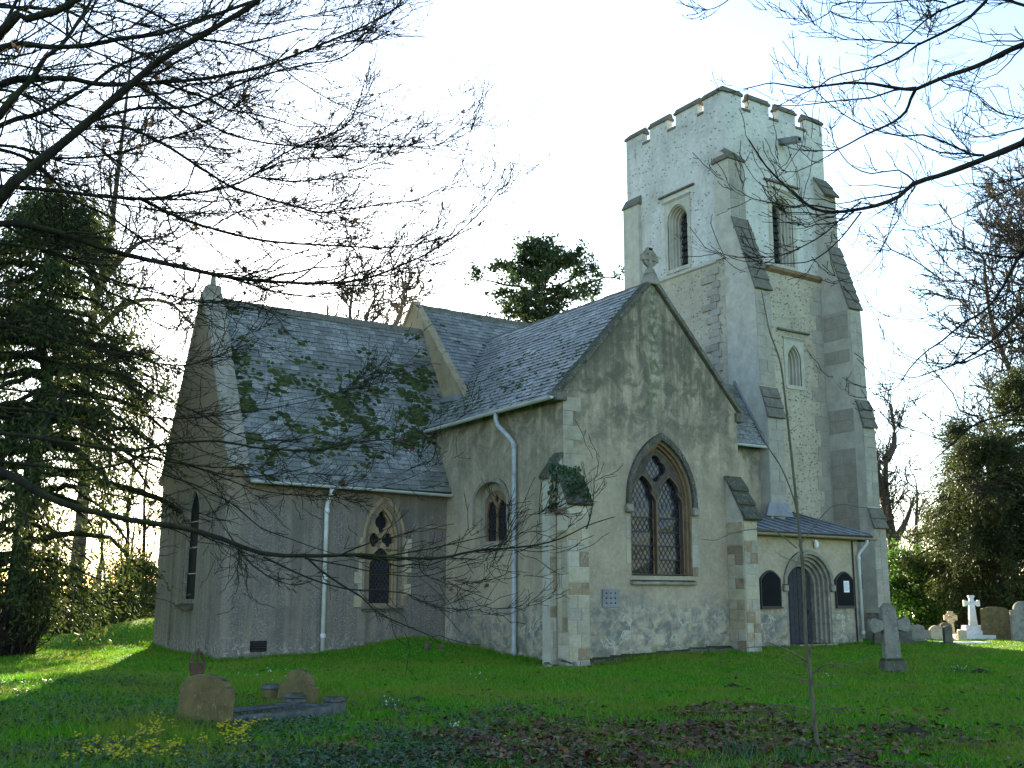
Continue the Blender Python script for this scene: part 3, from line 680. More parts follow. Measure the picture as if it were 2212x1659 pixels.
# chancel window
m = nm(5.64)
mb = MB()
for k in range(3):
    a_ = arch(-1.985, .66-.09*k, 1.16, 2.95, 4.16-.13*k); b_ = arch(-1.985, .66-.09*(k+1), 1.16, 2.95, 4.16-.13*(k+1))
    open_ring(mb, b_, a_, m, -.03+.06*k, .5)
w3 = mb.build('window', MT['trim'], CH)
mb = MB(); lt = cusped(-1.985,.335,1.22,2.22,2.72,7,.16)
mb.slab(arch(-1.985,.475,1.16,2.95,3.96), [lt, foil(-2.205,2.93,.19,4,.0), foil(-1.765,2.93,.19,4,.0), foil(-1.985,3.42,.22,4,0,20,.85,1.35)], m, .16, .30); mb.build('tracery', MT['trim'], w3)
panes(w3, -2.34, -1.63, [1.2,1.6,2.0,2.4,2.75], m, .28); panes(w3, -2.42, -1.55, [2.75,3.75], m, .28, False)
lattice(w3, -2.33, -1.64, 1.2, 2.7, m, .272, .12)
mb = MB(); mb.hexa([(-2.6,5.56,1.02),(-1.37,5.56,1.02),(-1.37,6.1,1.02),(-2.6,6.1,1.02)], [(-2.6,5.56,1.06),(-1.37,5.56,1.06),(-1.37,6.1,1.22),(-2.6,6.1,1.22)]); mb.build('sill', MT['copemoss'], w3)
for i in range(6):
    for sgn in (-1, 1):
        L_ = (.22, .10)[(i+(sgn > 0)) % 2]; o = bpy.data.objects.new('jamb_stone', UB); COL.objects.link(o); adopt(o, w3)
        o.location = (-1.985+sgn*(.64+L_/2), 5.65, 1.28+.31*i); o.scale = (L_, .09, .30)
o = MB(); o.box(-.85,-.02,5.60,5.66,3.30,3.36); o.build('drip_mould', MT['trim'], CH)
# lancet in the east wall
m = em(-6.45)
mb = MB(); open_ring(mb, arch(8.36,.48,1.3,3.55,4.27), arch(8.36,.56,1.3,3.55,4.40), m, .02, .2); w4 = mb.build('window', MT['trimgrey'], CH)
panes(w4, 7.82, 8.9, [1.3,2.0,2.7,3.4,4.35], m, .10, True, 'dullglass')
mb = MB(); mb.hexa([(-6.62,7.85,1.05),(-6.3,7.85,1.05),(-6.3,9.0,1.05),(-6.62,9.0,1.05)], [(-6.62,7.85,1.12),(-6.2,7.85,1.34),(-6.2,9.0,1.34),(-6.62,9.0,1.12)]); mb.build('sill', MT['copemoss'], w4)
for y in (6.75, 10.0): mb = MB(); mb.box(-6.49, -6.448, y-.14, y+.14, -.6, 4.4); mb.build('wall_strip', MT['pebble'], CH)
# belfry windows
def belfry(m, cx, z0, zs, za, hw, dz, lab):
    mb = MB()
    for k in range(4):
        a_ = arch(cx, hw-.065*k, z0, zs, za-.05*k); b_ = arch(cx, hw-.065*(k+1), z0, zs, za-.05*(k+1)); open_ring(mb, b_, a_, m, .03+.11*k, .58)
    wn = mb.build('window', MT['ashlar'], CH)
    mb = MB(); o = [(cx-hw-.17,z0-.06),(cx+hw+.17,z0-.06),(cx+hw+.17,za+.20),(cx-hw-.17,za+.20)]; i = arch(cx,hw,z0-.02,zs,za)
    mb.slab(o, [i], m, -.025, .03); mb.build('window_frame', MT['ashlar'], wn)
    for k in range(2):
        q = [(cx-hw-.17-.05*k-.02, za+.20+.05*k), (cx+hw+.17+.05*k+.02, za+.20+.05*k), (cx+hw+.17+.05*k+.02, za+.235+.05*k), (cx-hw-.17-.05*k-.02, za+.235+.05*k)]
        mb = MB(); mb.prism(q, m, -.06-.02*k, 0); mb.build('frame_moulding', MT['ashlar'], wn)
    mb = MB(); q = [(cx-lab,za+.50),(cx+lab,za+.50),(cx+lab,za+.56),(cx-lab,za+.56)]; mb.prism(q, m, -.10, .01); mb.build('label_mould', MT['cope'], wn)
    iw = hw-.26
    n = max(3, int((za-z0)/.28)); zz = np.linspace(z0, za-.1, n+1)
    for a, b in zip(zz, zz[1:]):
        mb = MB(); mb.add([m(cx-iw,a,.44),m(cx+iw,a,.44),m(cx+iw,b+.06,.57),m(cx-iw,b+.06,.57)]+[m(cx-iw,a,.46),m(cx+iw,a,.46),m(cx+iw,b+.06,.59),m(cx-iw,b+.06,.59)], [(0,1,2,3),(7,6,5,4),(0,4,5,1)]); mb.build('louvre', MT['louvre'], wn)
    mb = MB(); mb.prism(rect(cx-hw-.12,cx+hw+.12,z0-.16,z0-.04), m, -.05, .3); mb.build('sill', MT['ashlar'], wn)
belfry(nm(TY0), 14.62, 13.72, 15.85, 16.45, .56, .5, .96)
belfry(em(TX0), 8.33, 13.82, 15.75, 16.35, .56, .5, 1.0)
belfry(nm(TY0-e), 14.82, 9.10, 10.05, 10.62, .36, .3, .86)
# porch doorway: four round orders, door > plank
m = nm(2.155)
mb = MB()
for k in range(4):
    a_ = round_arch(11.05, 1.02-.10*k, -.2, 1.80-.012*k, .95-.085*k); b_ = round_arch(11.05, 1.02-.10*(k+1), -.2, 1.80-.012*(k+1), .95-.085*(k+1)); open_ring(mb, b_, a_, m, .02+.10*k, .5)
dw = mb.build('doorway', MT['trimgrey'], CH)
mb = MB(); open_ring(mb, round_arch(11.05,1.01,1.70,1.80,.94), round_arch(11.05,1.13,1.70,1.80,1.06), m, -.07, .02); mb.build('hood_mould', MT['trimgrey'], dw)
for x in (9.97, 12.13): mb = MB(); mb.box(x-.10, x+.10, 2.04, 2.156, 1.58, 1.80); mb.build('label_stop', MT['trimgrey'], dw, bevel=.03)
for k in range(3):
    for s in (-1, 1):
        x = 11.05+s*(1.02-.10*(k+1)+.045); mb = MB(); y = 2.155+.02+.10*k+.05
        mb.tube([(x,y,-.2),(x,y,1.66)], .045, 8); mb.build('shaft', MT['trimgrey'], dw, smooth=False)
        mb = MB(); mb.tube([(x,y,1.64),(x,y,1.72),(x,y,1.80)], [.05,.06,.085], 8); mb.build('capital', MT['trimgrey'], dw)
mb = MB(); mb.prism(round_arch(11.05,.60,-.2,1.77,.60), m, .47, .52); door = mb.build('door', MT['oak'], CH)
for i in range(6):
    x0_ = 10.46+.197*i; xm = x0_+.0985; top = 1.77+.60*sqrt(max(0.02, 1-((xm-11.05)/.60)**2))
    mb = MB(); mb.box(x0_+.006, x0_+.191, 2.155+.445-.004*(i % 2), 2.155+.472, -.1, top-.06); mb.build('plank', MT['oak'], door, bevel=.006)
mb = MB(); mb.tube([(11.45,2.58,1.02),(11.45,2.54,.98),(11.45,2.55,.90),(11.45,2.58,.88)], .015, 6); mb.build('handle', MT['iron'], door)
mb = MB(); mb.box(10.2, 11.9, 1.85, 2.5, -.3, .0); mb.build('door_step', MT['trimgrey'], CH)
# vents
mb = MB(); mb.box(1.15, 1.67, -.03, .02, 1.17, 1.61); vt = mb.build('air_vent', MT['lead'], CH)
for i in range(3):
    for j in range(3):
        mb = MB(); x, z = 1.27+.14*i, 1.27+.12*j; mb.tube([(x,-.034,z),(x,-.02,z)], .022, 8); mb.build('vent_hole', MT['pit'], vt)
mb = MB(); mb.box(-5.65, -5.23, 5.60, 5.66, .04, .30); vt = mb.build('air_vent', MT['pit'], CH)
for i in range(4): mb = MB(); mb.box(-5.63, -5.25, 5.585, 5.60, .065+.06*i, .085+.06*i); mb.build('vent_bar', MT['iron'], vt)

# ---- roofs
def deck(name, quad, mat=None, t=.06):
    a, b, c, d = [np.array(p, float) for p in quad]; n = np.cross(b-a, d-a); n /= np.linalg.norm(n)
    if n[2] < 0: n = -n
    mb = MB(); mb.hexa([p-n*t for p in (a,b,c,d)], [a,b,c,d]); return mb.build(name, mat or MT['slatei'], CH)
SLATES = []
def slates(roof, P0, ud, vd, U, V, exp_, wid, inside):
    ud = np.array(ud, float); ud /= np.linalg.norm(ud); vd = np.array(vd, float); vd /= np.linalg.norm(vd); n = np.cross(ud, vd)
    if n[2] < 0: n = -n
    rows = int(V/exp_)+1
    for r in range(rows):
        k = (r % 2)*.5; cols = int(U/wid)+2
        for c in range(cols):
            u = (c-k)*wid+wid/2; v = r*exp_+exp_/2
            if not inside(u, v): continue
            SLATES.append((roof, np.array(P0)+ud*u+vd*v, ud, vd, n, exp_, wid))
ccos = lambda *p: np.array(p, float)
# chancel
cs = 1.724; cl = sqrt(1+cs*cs)
cr = deck('chancel_roof', [(-5.97,5.40,4.33),(.66,5.40,4.33),(.66,8.55,4.33+cs*3.15),(-5.97,8.55,4.33+cs*3.15)])
deck('chancel_roof', [(-5.8,11.70,4.33),(.66,11.70,4.33),(.66,8.56,4.33+cs*3.15),(-5.8,8.56,4.33+cs*3.15)])
def in_ch(u, v):
    x = -5.97+u; y = 5.40+v/cl; z = 4.33+cs*v/cl
    if u < .0 or u > 6.63 or v > 3.15*cl: return False
    if x > -.12 and z < 6.30+1.06*max(0, x+.25)-.05: return False
    return True
slates(cr, (-5.97,5.38,4.32), (1,0,0), (0,1,cs), 6.63, 3.15*cl, .172, .27, in_ch)
# transept east slope
ts = 1.06; tl = sqrt(1+ts*ts)
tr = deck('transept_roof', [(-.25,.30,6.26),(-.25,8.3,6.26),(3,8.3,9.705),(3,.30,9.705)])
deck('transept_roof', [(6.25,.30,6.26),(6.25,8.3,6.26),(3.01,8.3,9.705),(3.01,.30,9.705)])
def in_tr(u, v):
    y = .30+u; x = -.25+v/tl; z = 6.26+ts*v/tl
    if v > 3.25*tl or u < 0: return False
    if z < 4.33+cs*(y-5.40)+.05 and x < .68: return False
    if x > .64 and z < 10.72-1.1*(9.15-y)+.02: return False
    return True
slates(tr, (-.27,.30,6.27), (0,1,0), (1,0,ts), 8.2, 3.25*tl, .175, .27, in_tr)
# nave north slope
ns = 1.1; nl = sqrt(1+ns*ns)
nr = deck('nave_roof', [(.84,5.05,6.21),(11.66,5.05,6.21),(11.66,9.15,10.72),(.84,9.15,10.72)])
deck('nave_roof', [(.84,13.25,6.21),(11.66,13.25,6.21),(11.66,9.16,10.72),(.84,9.16,10.72)])
def in_nv(u, v):
    x = .84+u; y = 5.05+v/nl; z = 6.21+ns*v/nl
    if v > 4.1*nl or u < 0 or u > 10.55: return False
    tz = 9.705-1.06*abs(x-3)
    return z > tz+.02 if x < 6.25 else True
slates(nr, (.84,5.03,6.22), (1,0,0), (0,1,ns), 10.6, 4.1*nl, .185, .28, in_nv)
br = deck('nave_roof', [(6.3,4.15,6.42),(11.54,4.15,6.42),(11.54,5.45,8.70),(6.3,5.45,8.70)])
bl_ = sqrt(1+1.754**2)
slates(br, (6.3,4.13,6.43), (1,0,0), (0,1,1.754), 5.24, 1.3*bl_, .185, .28, lambda u, v: 0 < u < 5.2 and v < 1.3*bl_)
mb = MB(); mb.prism([(5.45,6.4),(5.95,6.4),(5.95,8.2),(5.45,8.69)], em(0), 6.3, 11.54); mb.build('nave_wall', MT['lead'], CH)
SL = bpy.data.meshes.new('slate')
def slate_corners(c, ud, vd, n, e_, w_, j=None):
    # lower edge lifted on the course below
    g = w_/2-.004; lo, hi = -e_*.62, e_*.66
    t = .016; off = lambda v, l: v*vd+l*n
    P = [c-ud*g+off(lo,.024), c+ud*g+off(lo,.024), c+ud*g+off(hi,.002), c-ud*g+off(hi,.002)]
    return P+[p+n*t for p in P]
SF = [(0,3,2,1),(4,5,6,7),(0,1,5,4),(1,2,6,5),(3,0,4,7)]
def is_seen(s):
    roof, c = s[0], s[1]; d = c-np.array(CAMP); return np.dot(d, s[4]) < 0 and not (roof == nr and c[0] < 6)
SLATES.sort(key=lambda s: (not is_seen(s), np.linalg.norm(s[1]-np.array(CAMP))/(1 if s[0] != cr else .97)))
# one mesh datum per roof, copied for every single slate
proto = {}
rest = {}
for i, s in enumerate(SLATES):
    roof, c, ud, vd, n, e_, w_ = s
    j = rng.uniform(-.006, .006); rot = rng.normal(0, .012); tilt = abs(rng.normal(0, .006))
    ud2 = ud*cos(rot)+vd*sin(rot); vd2 = -ud*sin(rot)+vd*cos(rot); c2 = c+vd*j+n*tilt
    if i < 296:
        if roof.name not in proto:
            me = bpy.data.meshes.new('slate'); I3 = np.eye(3)
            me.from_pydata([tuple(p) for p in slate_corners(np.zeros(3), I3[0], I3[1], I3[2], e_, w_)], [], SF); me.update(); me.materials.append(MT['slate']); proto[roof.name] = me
        o = bpy.data.objects.new('slate', proto[roof.name]); COL.objects.link(o); adopt(o, roof)
        n2 = np.cross(ud2, vd2); n2 = n2*(1 if n2[2] > 0 else -1); u3 = np.cross(vd2, n2)
        o.matrix_basis = Matrix([[u3[k], vd2[k], n2[k], c2[k]] for k in range(3)]+[[0,0,0,1]])
    else:
        rest.setdefault(roof.name, (roof, MB()))[1].add(slate_corners(c2, ud2, vd2, n, e_, w_), SF)
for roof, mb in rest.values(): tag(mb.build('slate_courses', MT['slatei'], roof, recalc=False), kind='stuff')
# ridge tiles
def ridge(roof, p0, p1, n, hw=.16, mat='cope'):
    p0, p1 = np.array(p0, float), np.array(p1, float); d = (p1-p0)/n; t = d/np.linalg.norm(d); sde = np.array([t[1], -t[0], 0])
    for i in range(n):
        a, b = p0+d*i+t*.006, p0+d*(i+1)-t*.006; j = rng.uniform(-.01, .012); up = np.array([0,0,1.0])
        mb = MB(); sec = lambda p, k: [p-sde*hw*k+up*(-hw*.9+j), p+up*(.06+j)*1, p+sde*hw*k+up*(-hw*.9+j)]
        A, B = sec(a, 1), sec(b, 1); dn = up*-.03
        mb.add(A+B+[x+dn for x in A]+[x+dn for x in B], [(0,1,4,3),(1,2,5,4),(6,9,10,7),(7,10,11,8),(0,6,7,1),(1,7,8,2),(3,4,10,9),(4,5,11,10),(0,3,9,6),(2,8,11,5)])
        mb.build('ridge_tile', MT[mat], roof)
ridge(cr, (-5.95,8.555,9.80), (.62,8.555,9.80), 15); ridge(tr, (3.005,.3,9.74), (3.005,8.3,9.74), 18); ridge(nr, (.70,9.155,10.80), (11.6,9.155,10.80), 24)
# lead in the valleys
def strip(name, pts, w_, up, mat='lead'):
    mb = MB(); pts = [np.array(p, float) for p in pts]
    for a, b in zip(pts, pts[1:]):
        t = (b-a)/np.linalg.norm(b-a); s = np.cross(t, up); s /= np.linalg.norm(s); u = np.cross(s, t)
        mb.hexa([a-s*w_, a+s*w_, b+s*w_, b-s*w_], [a-s*w_+u*.035, a+s*w_+u*.035, b+s*w_+u*.035, b-s*w_+u*.035])
    return mb.build(name, MT[mat], CH)
strip('lead_flashing', [(11.5,4.1,6.5),(11.5,5.45,8.85)], .05, (0,-.8,.5))
strip('valley_gutter', [(.72,6.03,7.31),(2.95,8.18,9.68)], .13, (-.35,-.35,.8))
strip('lead_flashing', [(.58,5.85,7.20),(.60,7.1,7.30)], .14, (-.7,0,.7))
strip('lead_flashing', [(-.2,6.52,6.36),(.62,7.06,7.22)], .07, (-.35,-.35,.8))
# moss clumps on the slates
def moss_patch(roof, name, P0, ud, vd, spots):
    ud = np.array(ud, float)/np.linalg.norm(ud); vd = np.array(vd, float)/np.linalg.norm(vd); n = np.cross(ud, vd); n = n if n[2] > 0 else -n
    mb = MB()
    for u, v, r in spots:
        k = 7; c = np.array(P0)+ud*u+vd*v; h = min(.05, r*.5)*rng.uniform(.6, 1.1)
        rr = r*rng.uniform(.55, 1.25, k); rr2 = rr*rng.uniform(.45, .75, k)
        ring0 = [c+ud*rr[i]*1.3*cos(2*pi*i/k)+vd*rr[i]*sin(2*pi*i/k)+n*.012 for i in range(k)]
        ring1 = [c+ud*rr2[i]*1.3*cos(2*pi*i/k)+vd*rr2[i]*sin(2*pi*i/k)+n*(h*rng.uniform(.6, 1.1)+.012) for i in range(k)]
        mb.add(ring0+ring1+[c+n*(h*1.1+.012)], [(i,(i+1)%k,k+(i+1)%k,k+i) for i in range(k)]+[(k+i,k+(i+1)%k,2*k) for i in range(k)])
    tag(mb.build(name, MT['moss'], roof, smooth=True), kind='stuff')
def spots(n, U, V, dens, inside, r0=.03, r1=.11, clus=9, exp_=.172):
    out = []
    while len(out) < n:
        u, v = rng.uniform(0, U), rng.uniform(0, V)
        if rng.random() > dens(u, v) or not inside(u, v): continue
        m_ = 1+rng.poisson(clus*dens(u, v))
        for _ in range(m_):
            uu, vv = u+rng.normal(0, .19), v+rng.normal(0, .11); vv = (round(vv/exp_)+rng.normal(0, .16))*exp_
            if inside(uu, vv): out.append((uu, vv, rng.uniform(r0, r1)*rng.uniform(.5, 1)))
    return out
moss_patch(cr, 'moss', (-5.97,5.38,4.34), (1,0,0), (0,1,cs), spots(1700, 6.4, 6.4, lambda u, v: (.75*math.exp(-((v-2.6)/1.5)**2)+.45*math.exp(-((v-4.3)/.6)**2)*(u > 4.4)+.12)*(.55+.6*math.exp(-((u-2.7)/1.6)**2)+.7*(u > 5)+1.6*(u < .5)), in_ch, .05, .15, 26))
moss_patch(tr, 'moss', (-.27,.30,6.29), (0,1,0), (1,0,ts), spots(1000, 7.6, 4.6, lambda u, v: .5*math.exp(-((v-1.6)/1.5)**2)+.06+.5*(u < .35)+.5*(u > 5)*(v < 1.6), in_tr, .025, .085, 5))
moss_patch(nr, 'moss', (.84,5.03,6.24), (1,0,0), (0,1,ns), spots(240, 10, 5.5, lambda u, v: .3, in_nv, .025, .08, 4))
# verge copings on the transept gable, kneelers, cross
def cope_run(p0, p1, n, y0, y1, t, mat, over=.0):
    p0, p1 = np.array(p0, float), np.array(p1, float); d = (p1-p0)/n; L = np.linalg.norm(d); nrm = np.array([-d[1], d[0]])/L
    if nrm[1] < 0: nrm = -nrm
    for i in range(n):
        a, b = p0+d*i+d*.008, p0+d*(i+1)-d*.008; j = nrm*rng.uniform(-.008, .008)
        mb = MB(); mb.prism([tuple(a+j), tuple(b+j), tuple(b+j+nrm*t), tuple(a+j+nrm*t)], lambda q, z, dd: (q, dd, z), y0, y1+rng.uniform(0,.02)); mb.build('coping_stone', MT[mat], CH, bevel=.012)
cope_run((-.12,6.37), (3.0,9.745), 8, -.10, .20, .12, 'copemoss'); cope_run((6.12,6.37), (3.0,9.745), 8, -.10, .22, .12, 'cope')
for x in (-.22, 5.92): mb = MB(); mb.prism([(x,6.18),(x+.30,6.18),(x+.30,6.44),(x,6.44)], nm(0), -.09, .4); mb.build('kneeler', MT['cope'], CH, bevel=.02)
def celtic(base, s, name, mat, parent, ringed=True):
    x, y, z = base; mb = MB()
    mb.hexa([(x-.17*s,y-.15*s,z),(x+.17*s,y-.15*s,z),(x+.17*s,y+.15*s,z),(x-.17*s,y+.15*s,z)], [(x-.10*s,y-.10*s,z+.2*s),(x+.10*s,y-.10*s,z+.2*s),(x+.10*s,y+.10*s,z+.2*s),(x-.10*s,y+.10*s,z+.2*s)])
    c = z+.58*s; a = .075*s; d = .075*s
    mb.box(x-a, x+a, y-d, y+d, z+.2*s, c+.36*s)
    for sg in (-1, 1): mb.hexa(*[[(x+sg*p*s,y-d,c+q*s),(x+sg*r*s,y-d,c+q2*s),(x+sg*r*s,y+d,c+q2*s),(x+sg*p*s,y+d,c+q*s)] for p,q,r,q2 in ((.07,-.07,.36,-.115),(.07,.07,.36,.115))])
    mb.hexa([(x-.11*s,y-d,c+.28*s),(x+.11*s,y-d,c+.28*s),(x+.11*s,y+d,c+.28*s),(x-.11*s,y+d,c+.28*s)], [(x-.11*s,y-d,c+.38*s),(x+.11*s,y-d,c+.38*s),(x+.11*s,y+d,c+.38*s),(x-.11*s,y+d,c+.38*s)])
    if ringed:
        k = 24
        for i in range(k):
            t0_, t1_ = 2*pi*i/k, 2*pi*(i+1)/k; q = [(x+.32*s*cos(t0_),c+.32*s*sin(t0_)),(x+.32*s*cos(t1_),c+.32*s*sin(t1_)),(x+.19*s*cos(t1_),c+.19*s*sin(t1_)),(x+.19*s*cos(t0_),c+.19*s*sin(t0_))]
            mb.prism(q, lambda a_, b_, d_: (a_, d_, b_), y-d*.7, y+d*.7)
    return mb.build(name, MT[mat], parent)
mb = MB(); mb.hexa([(2.78,-.12,9.66),(3.22,-.12,9.66),(3.22,.26,9.66),(2.78,.26,9.66)], [(2.89,-.08,9.99),(3.11,-.08,9.99),(3.11,.24,9.99),(2.89,.24,9.99)]); ap = mb.build('apex_stone', MT['trimgrey'], CH, bevel=.02)
celtic((3.0,.08,9.97), .78, 'gable_cross', 'trimgrey', ap)
# chancel gable coping and its stump
def cope_e(p0, p1, n, x0, x1, t, mat):
    p0, p1 = np.array(p0, float), np.array(p1, float); d = (p1-p0)/n; L = np.linalg.norm(d); nrm = np.array([-d[1], d[0]])/L
    if nrm[1] < 0: nrm = -nrm
    for i in range(n):
        a, b = p0+d*i+d*.008, p0+d*(i+1)-d*.008
        mb = MB(); mb.prism([tuple(a), tuple(b), tuple(b+nrm*t), tuple(a+nrm*t)], em(0), x0, x1+rng.uniform(0,.015)); mb.build('coping_stone', MT[mat], CH, bevel=.012)
cope_e((5.50,4.62), (8.55,9.955), 9, -6.52, -5.96, .09, 'trimgrey'); cope_e((11.60,4.62), (8.55,9.955), 9, -6.52, -5.96, .09, 'trimgrey')
mb = MB(); mb.box(-6.42, -6.0, 8.36, 8.74, 9.8, 10.17); ap2 = mb.build('apex_stone', MT['trimgrey'], CH, bevel=.03)
mb = MB(); mb.hexa([(-6.29,8.47,10.17),(-6.13,8.47,10.17),(-6.13,8.63,10.17),(-6.29,8.63,10.17)], [(-6.25,8.5,10.62),(-6.17,8.5,10.66),(-6.17,8.6,10.64),(-6.25,8.6,10.6)]); mb.build('broken_cross_shaft', MT['trimgrey'], ap2, bevel=.02)
cope_e((5.75,7.13), (9.15,10.87), 6, .60, .84, .09, 'gable'); cope_e((13.4,6.2), (9.15,10.87), 8, .60, .84, .09, 'gable')
# porch roof with lead rolls
pr_ = deck('porch_roof', [(6.05,1.92,3.40),(14.0,1.92,3.40),(14.0,5.60,4.42),(6.05,5.60,4.42)], MT['lead'])
for i in range(15):
    x = 6.15+.555*i; mb = MB(); mb.tube([(x,1.91,3.425),(x,3.7,3.92),(x,5.58,4.44)], .03, 6); mb.build('lead_roll', MT['lead'], pr_, smooth=True)
mb = MB(); mb.hexa([(6.05,1.93,3.30),(14.0,1.93,3.30),(14.0,2.0,3.30),(6.05,2.0,3.30)], [(6.05,1.91,3.385),(14.0,1.91,3.385),(14.0,2.0,3.39),(6.05,2.0,3.39)]); mb.build('fascia', MT['oak'], pr_)
mb = MB(); mb.prism([(2.0,3.2),(5.6,3.2),(5.6,4.36),(2.0,3.36)], em(0), 13.88, 13.96); mb.build('barge_board', MT['oak'], pr_)
mb = MB(); mb.hexa([(11.2,3.9,4.05),(12.5,3.9,4.05),(12.5,4.0,4.05),(11.2,4.0,4.05)], [(11.45,3.98,4.5),(12.36,3.98,4.5),(12.36,4.02,4.5),(11.45,4.02,4.5)]); mb.build('lead_flashing', MT['lead'], pr_)
# ---- gutters and downpipes
def gutter(pts, r, mat, name='gutter'):
    mb = MB(); pts = [np.array(p, float) for p in pts]; k = 8
    for a, b in zip(pts, pts[1:]):
        t = (b-a)/np.linalg.norm(b-a); s = np.array([t[1], -t[0], 0]); s /= np.linalg.norm(s); up = np.array([0,0,1.0])
        prof = [(cos(pi+pi*i/k)*r, sin(pi+pi*i/k)*r) for i in range(k+1)]; inner = [(x*.82, z*.82) for x, z in prof]
        P = lambda o, q: o+s*q[0]+up*q[1]
        for i in range(k):
            mb.add([P(a,prof[i]),P(a,prof[i+1]),P(b,prof[i+1]),P(b,prof[i]),P(a,inner[i]),P(a,inner[i+1]),P(b,inner[i+1]),P(b,inner[i])], [(0,1,2,3),(7,6,5,4),(0,4,5,1),(3,2,6,7)])
        for e_ in (a, b): mb.add([P(e_,q) for q in prof], [tuple(range(k+1))])
    return mb.build(name, MT[mat], CH, smooth=False)
g1 = gutter([(-.33,.02,6.28),(-.33,3.2,6.25),(-.33,6.6,6.20)], .085, 'gutt')
g2 = gutter([(-5.95,5.32,4.32),(-2.5,5.32,4.29),(-.03,5.32,4.25)], .075, 'gutt')
g3 = gutter([(6.3,4.08,6.40),(11.52,4.08,6.40)], .08, 'gutt')
g4 = gutter([(6.2,1.84,3.34),(14.05,1.84,3.30)], .08, 'gutt'); g4.data.materials[0] = MT['gable']
def pipe(pts, r, mat, collars):
    mb = MB(); mb.tube(pts, r, 12); o = mb.build('downpipe', MT[mat], CH, smooth=True)
    for p in collars:
        mb = MB(); mb.tube([(p[0],p[1],p[2]-.05),(p[0],p[1],p[2]+.05)], r*1.28, 12); mb.build('pipe_collar', MT[mat], o, smooth=False)
    return o
pipe([(-.33,2.55,6.22),(-.33,2.55,6.02),(-.30,2.5,5.86),(-.16,2.15,5.50),(-.11,2.05,5.36),(-.10,2.02,5.2),(-.10,2.0,.0),(-.12,1.98,-.1),(-.22,1.95,-.2)], .062, 'pipe', [(-.105,2.03,5.28),(-.1,2.0,3.35),(-.1,2.0,1.02),(-.1,2.0,.05)])
pipe([(-3.72,5.32,4.22),(-3.72,5.34,4.08),(-3.74,5.50,3.86),(-3.74,5.56,3.72),(-3.72,5.56,-.25)], .058, 'pipew', [(-3.735,5.555,3.66),(-3.72,5.56,1.9),(-3.72,5.56,.4)])
pipe([(13.6,1.84,3.26),(13.6,1.86,3.12),(13.45,2.02,2.86),(13.40,2.06,2.74),(13.40,2.06,.12)], .055, 'gutt', [(13.40,2.06,2.66),(13.40,2.06,.3)])
mb = MB(); mb.tube([(13.20,2.12,3.2),(13.20,2.12,0)], .025, 8); mb.build('cable_conduit', MT['iron'], CH)
# rubble footing along the transept
x0_ = .46; i = 0
while x0_ < 5.42:
    L_ = min(rng.uniform(.26, .62), 5.46-x0_); y = -.12-rng.uniform(0, .13); hh = -.05+.04*x0_+rng.uniform(-.015, .02); mb = MB()
    mb.hexa([(x0_,y,-.5),(x0_+L_,y-.02,-.5),(x0_+L_,.03,-.5),(x0_,.03,-.5)], [(x0_-.01,y+.05,hh-.05+rng.uniform(-.03,.03)),(x0_+L_+.01,y+.04,hh-.06+rng.uniform(-.03,.03)),(x0_+L_+.01,.03,hh+.03),(x0_-.01,.03,hh+.04)])
    mb.build('footing_stone', MT['copemoss'] if i % 3 else MT['darkgrave'], CH, bevel=.03); x0_ += L_; i += 1
for i in range(6):
    x0_ = -.80+.22*i; mb = MB(); hh = rng.uniform(-.10, .02); y = -.58+.05*abs(i-2)+rng.uniform(-.05,.05); L_ = rng.uniform(.17,.26)
    mb.hexa([(x0_,y,-.6),(x0_+L_,y,-.6),(x0_+L_,-.2,-.6),(x0_,-.2,-.6)], [(x0_+.03,y+.06,hh-.06),(x0_+L_-.04,y+.05,hh-.1),(x0_+L_,-.2,hh-.02),(x0_+.02,-.2,hh-.03)]); mb.build('footing_stone', MT['trimgrey'], CH, bevel=.03)
# ivy sprawling over the corner buttress caps
gi = np.random.default_rng(77); mb = MB()
for _ in range(330):
    k = gi.random(); c = np.array([gi.uniform(-.22, .46), -.50*k-.02+gi.normal(0,.03), 4.46-.80*k+gi.uniform(.04,.16)]) if gi.random() < .72 else np.array([gi.uniform(-.46,-.2), -.05+gi.normal(0,.05), gi.uniform(3.4,4.7)])
    a = gi.uniform(0, 6.28); d = np.array([cos(a), gi.normal(0,.5)-.4, sin(a)]); d /= np.linalg.norm(d); s_ = np.cross(d, gi.normal(0,1,3)); s_ /= np.linalg.norm(s_); L_ = gi.uniform(.035,.075)
    mb.add([c-d*L_, c+s_*L_*.8, c+d*L_, c-s_*L_*.8], [(0,1,2,3)])
tag(mb.build('ivy', MT['cover'], CH, recalc=False), kind='stuff')

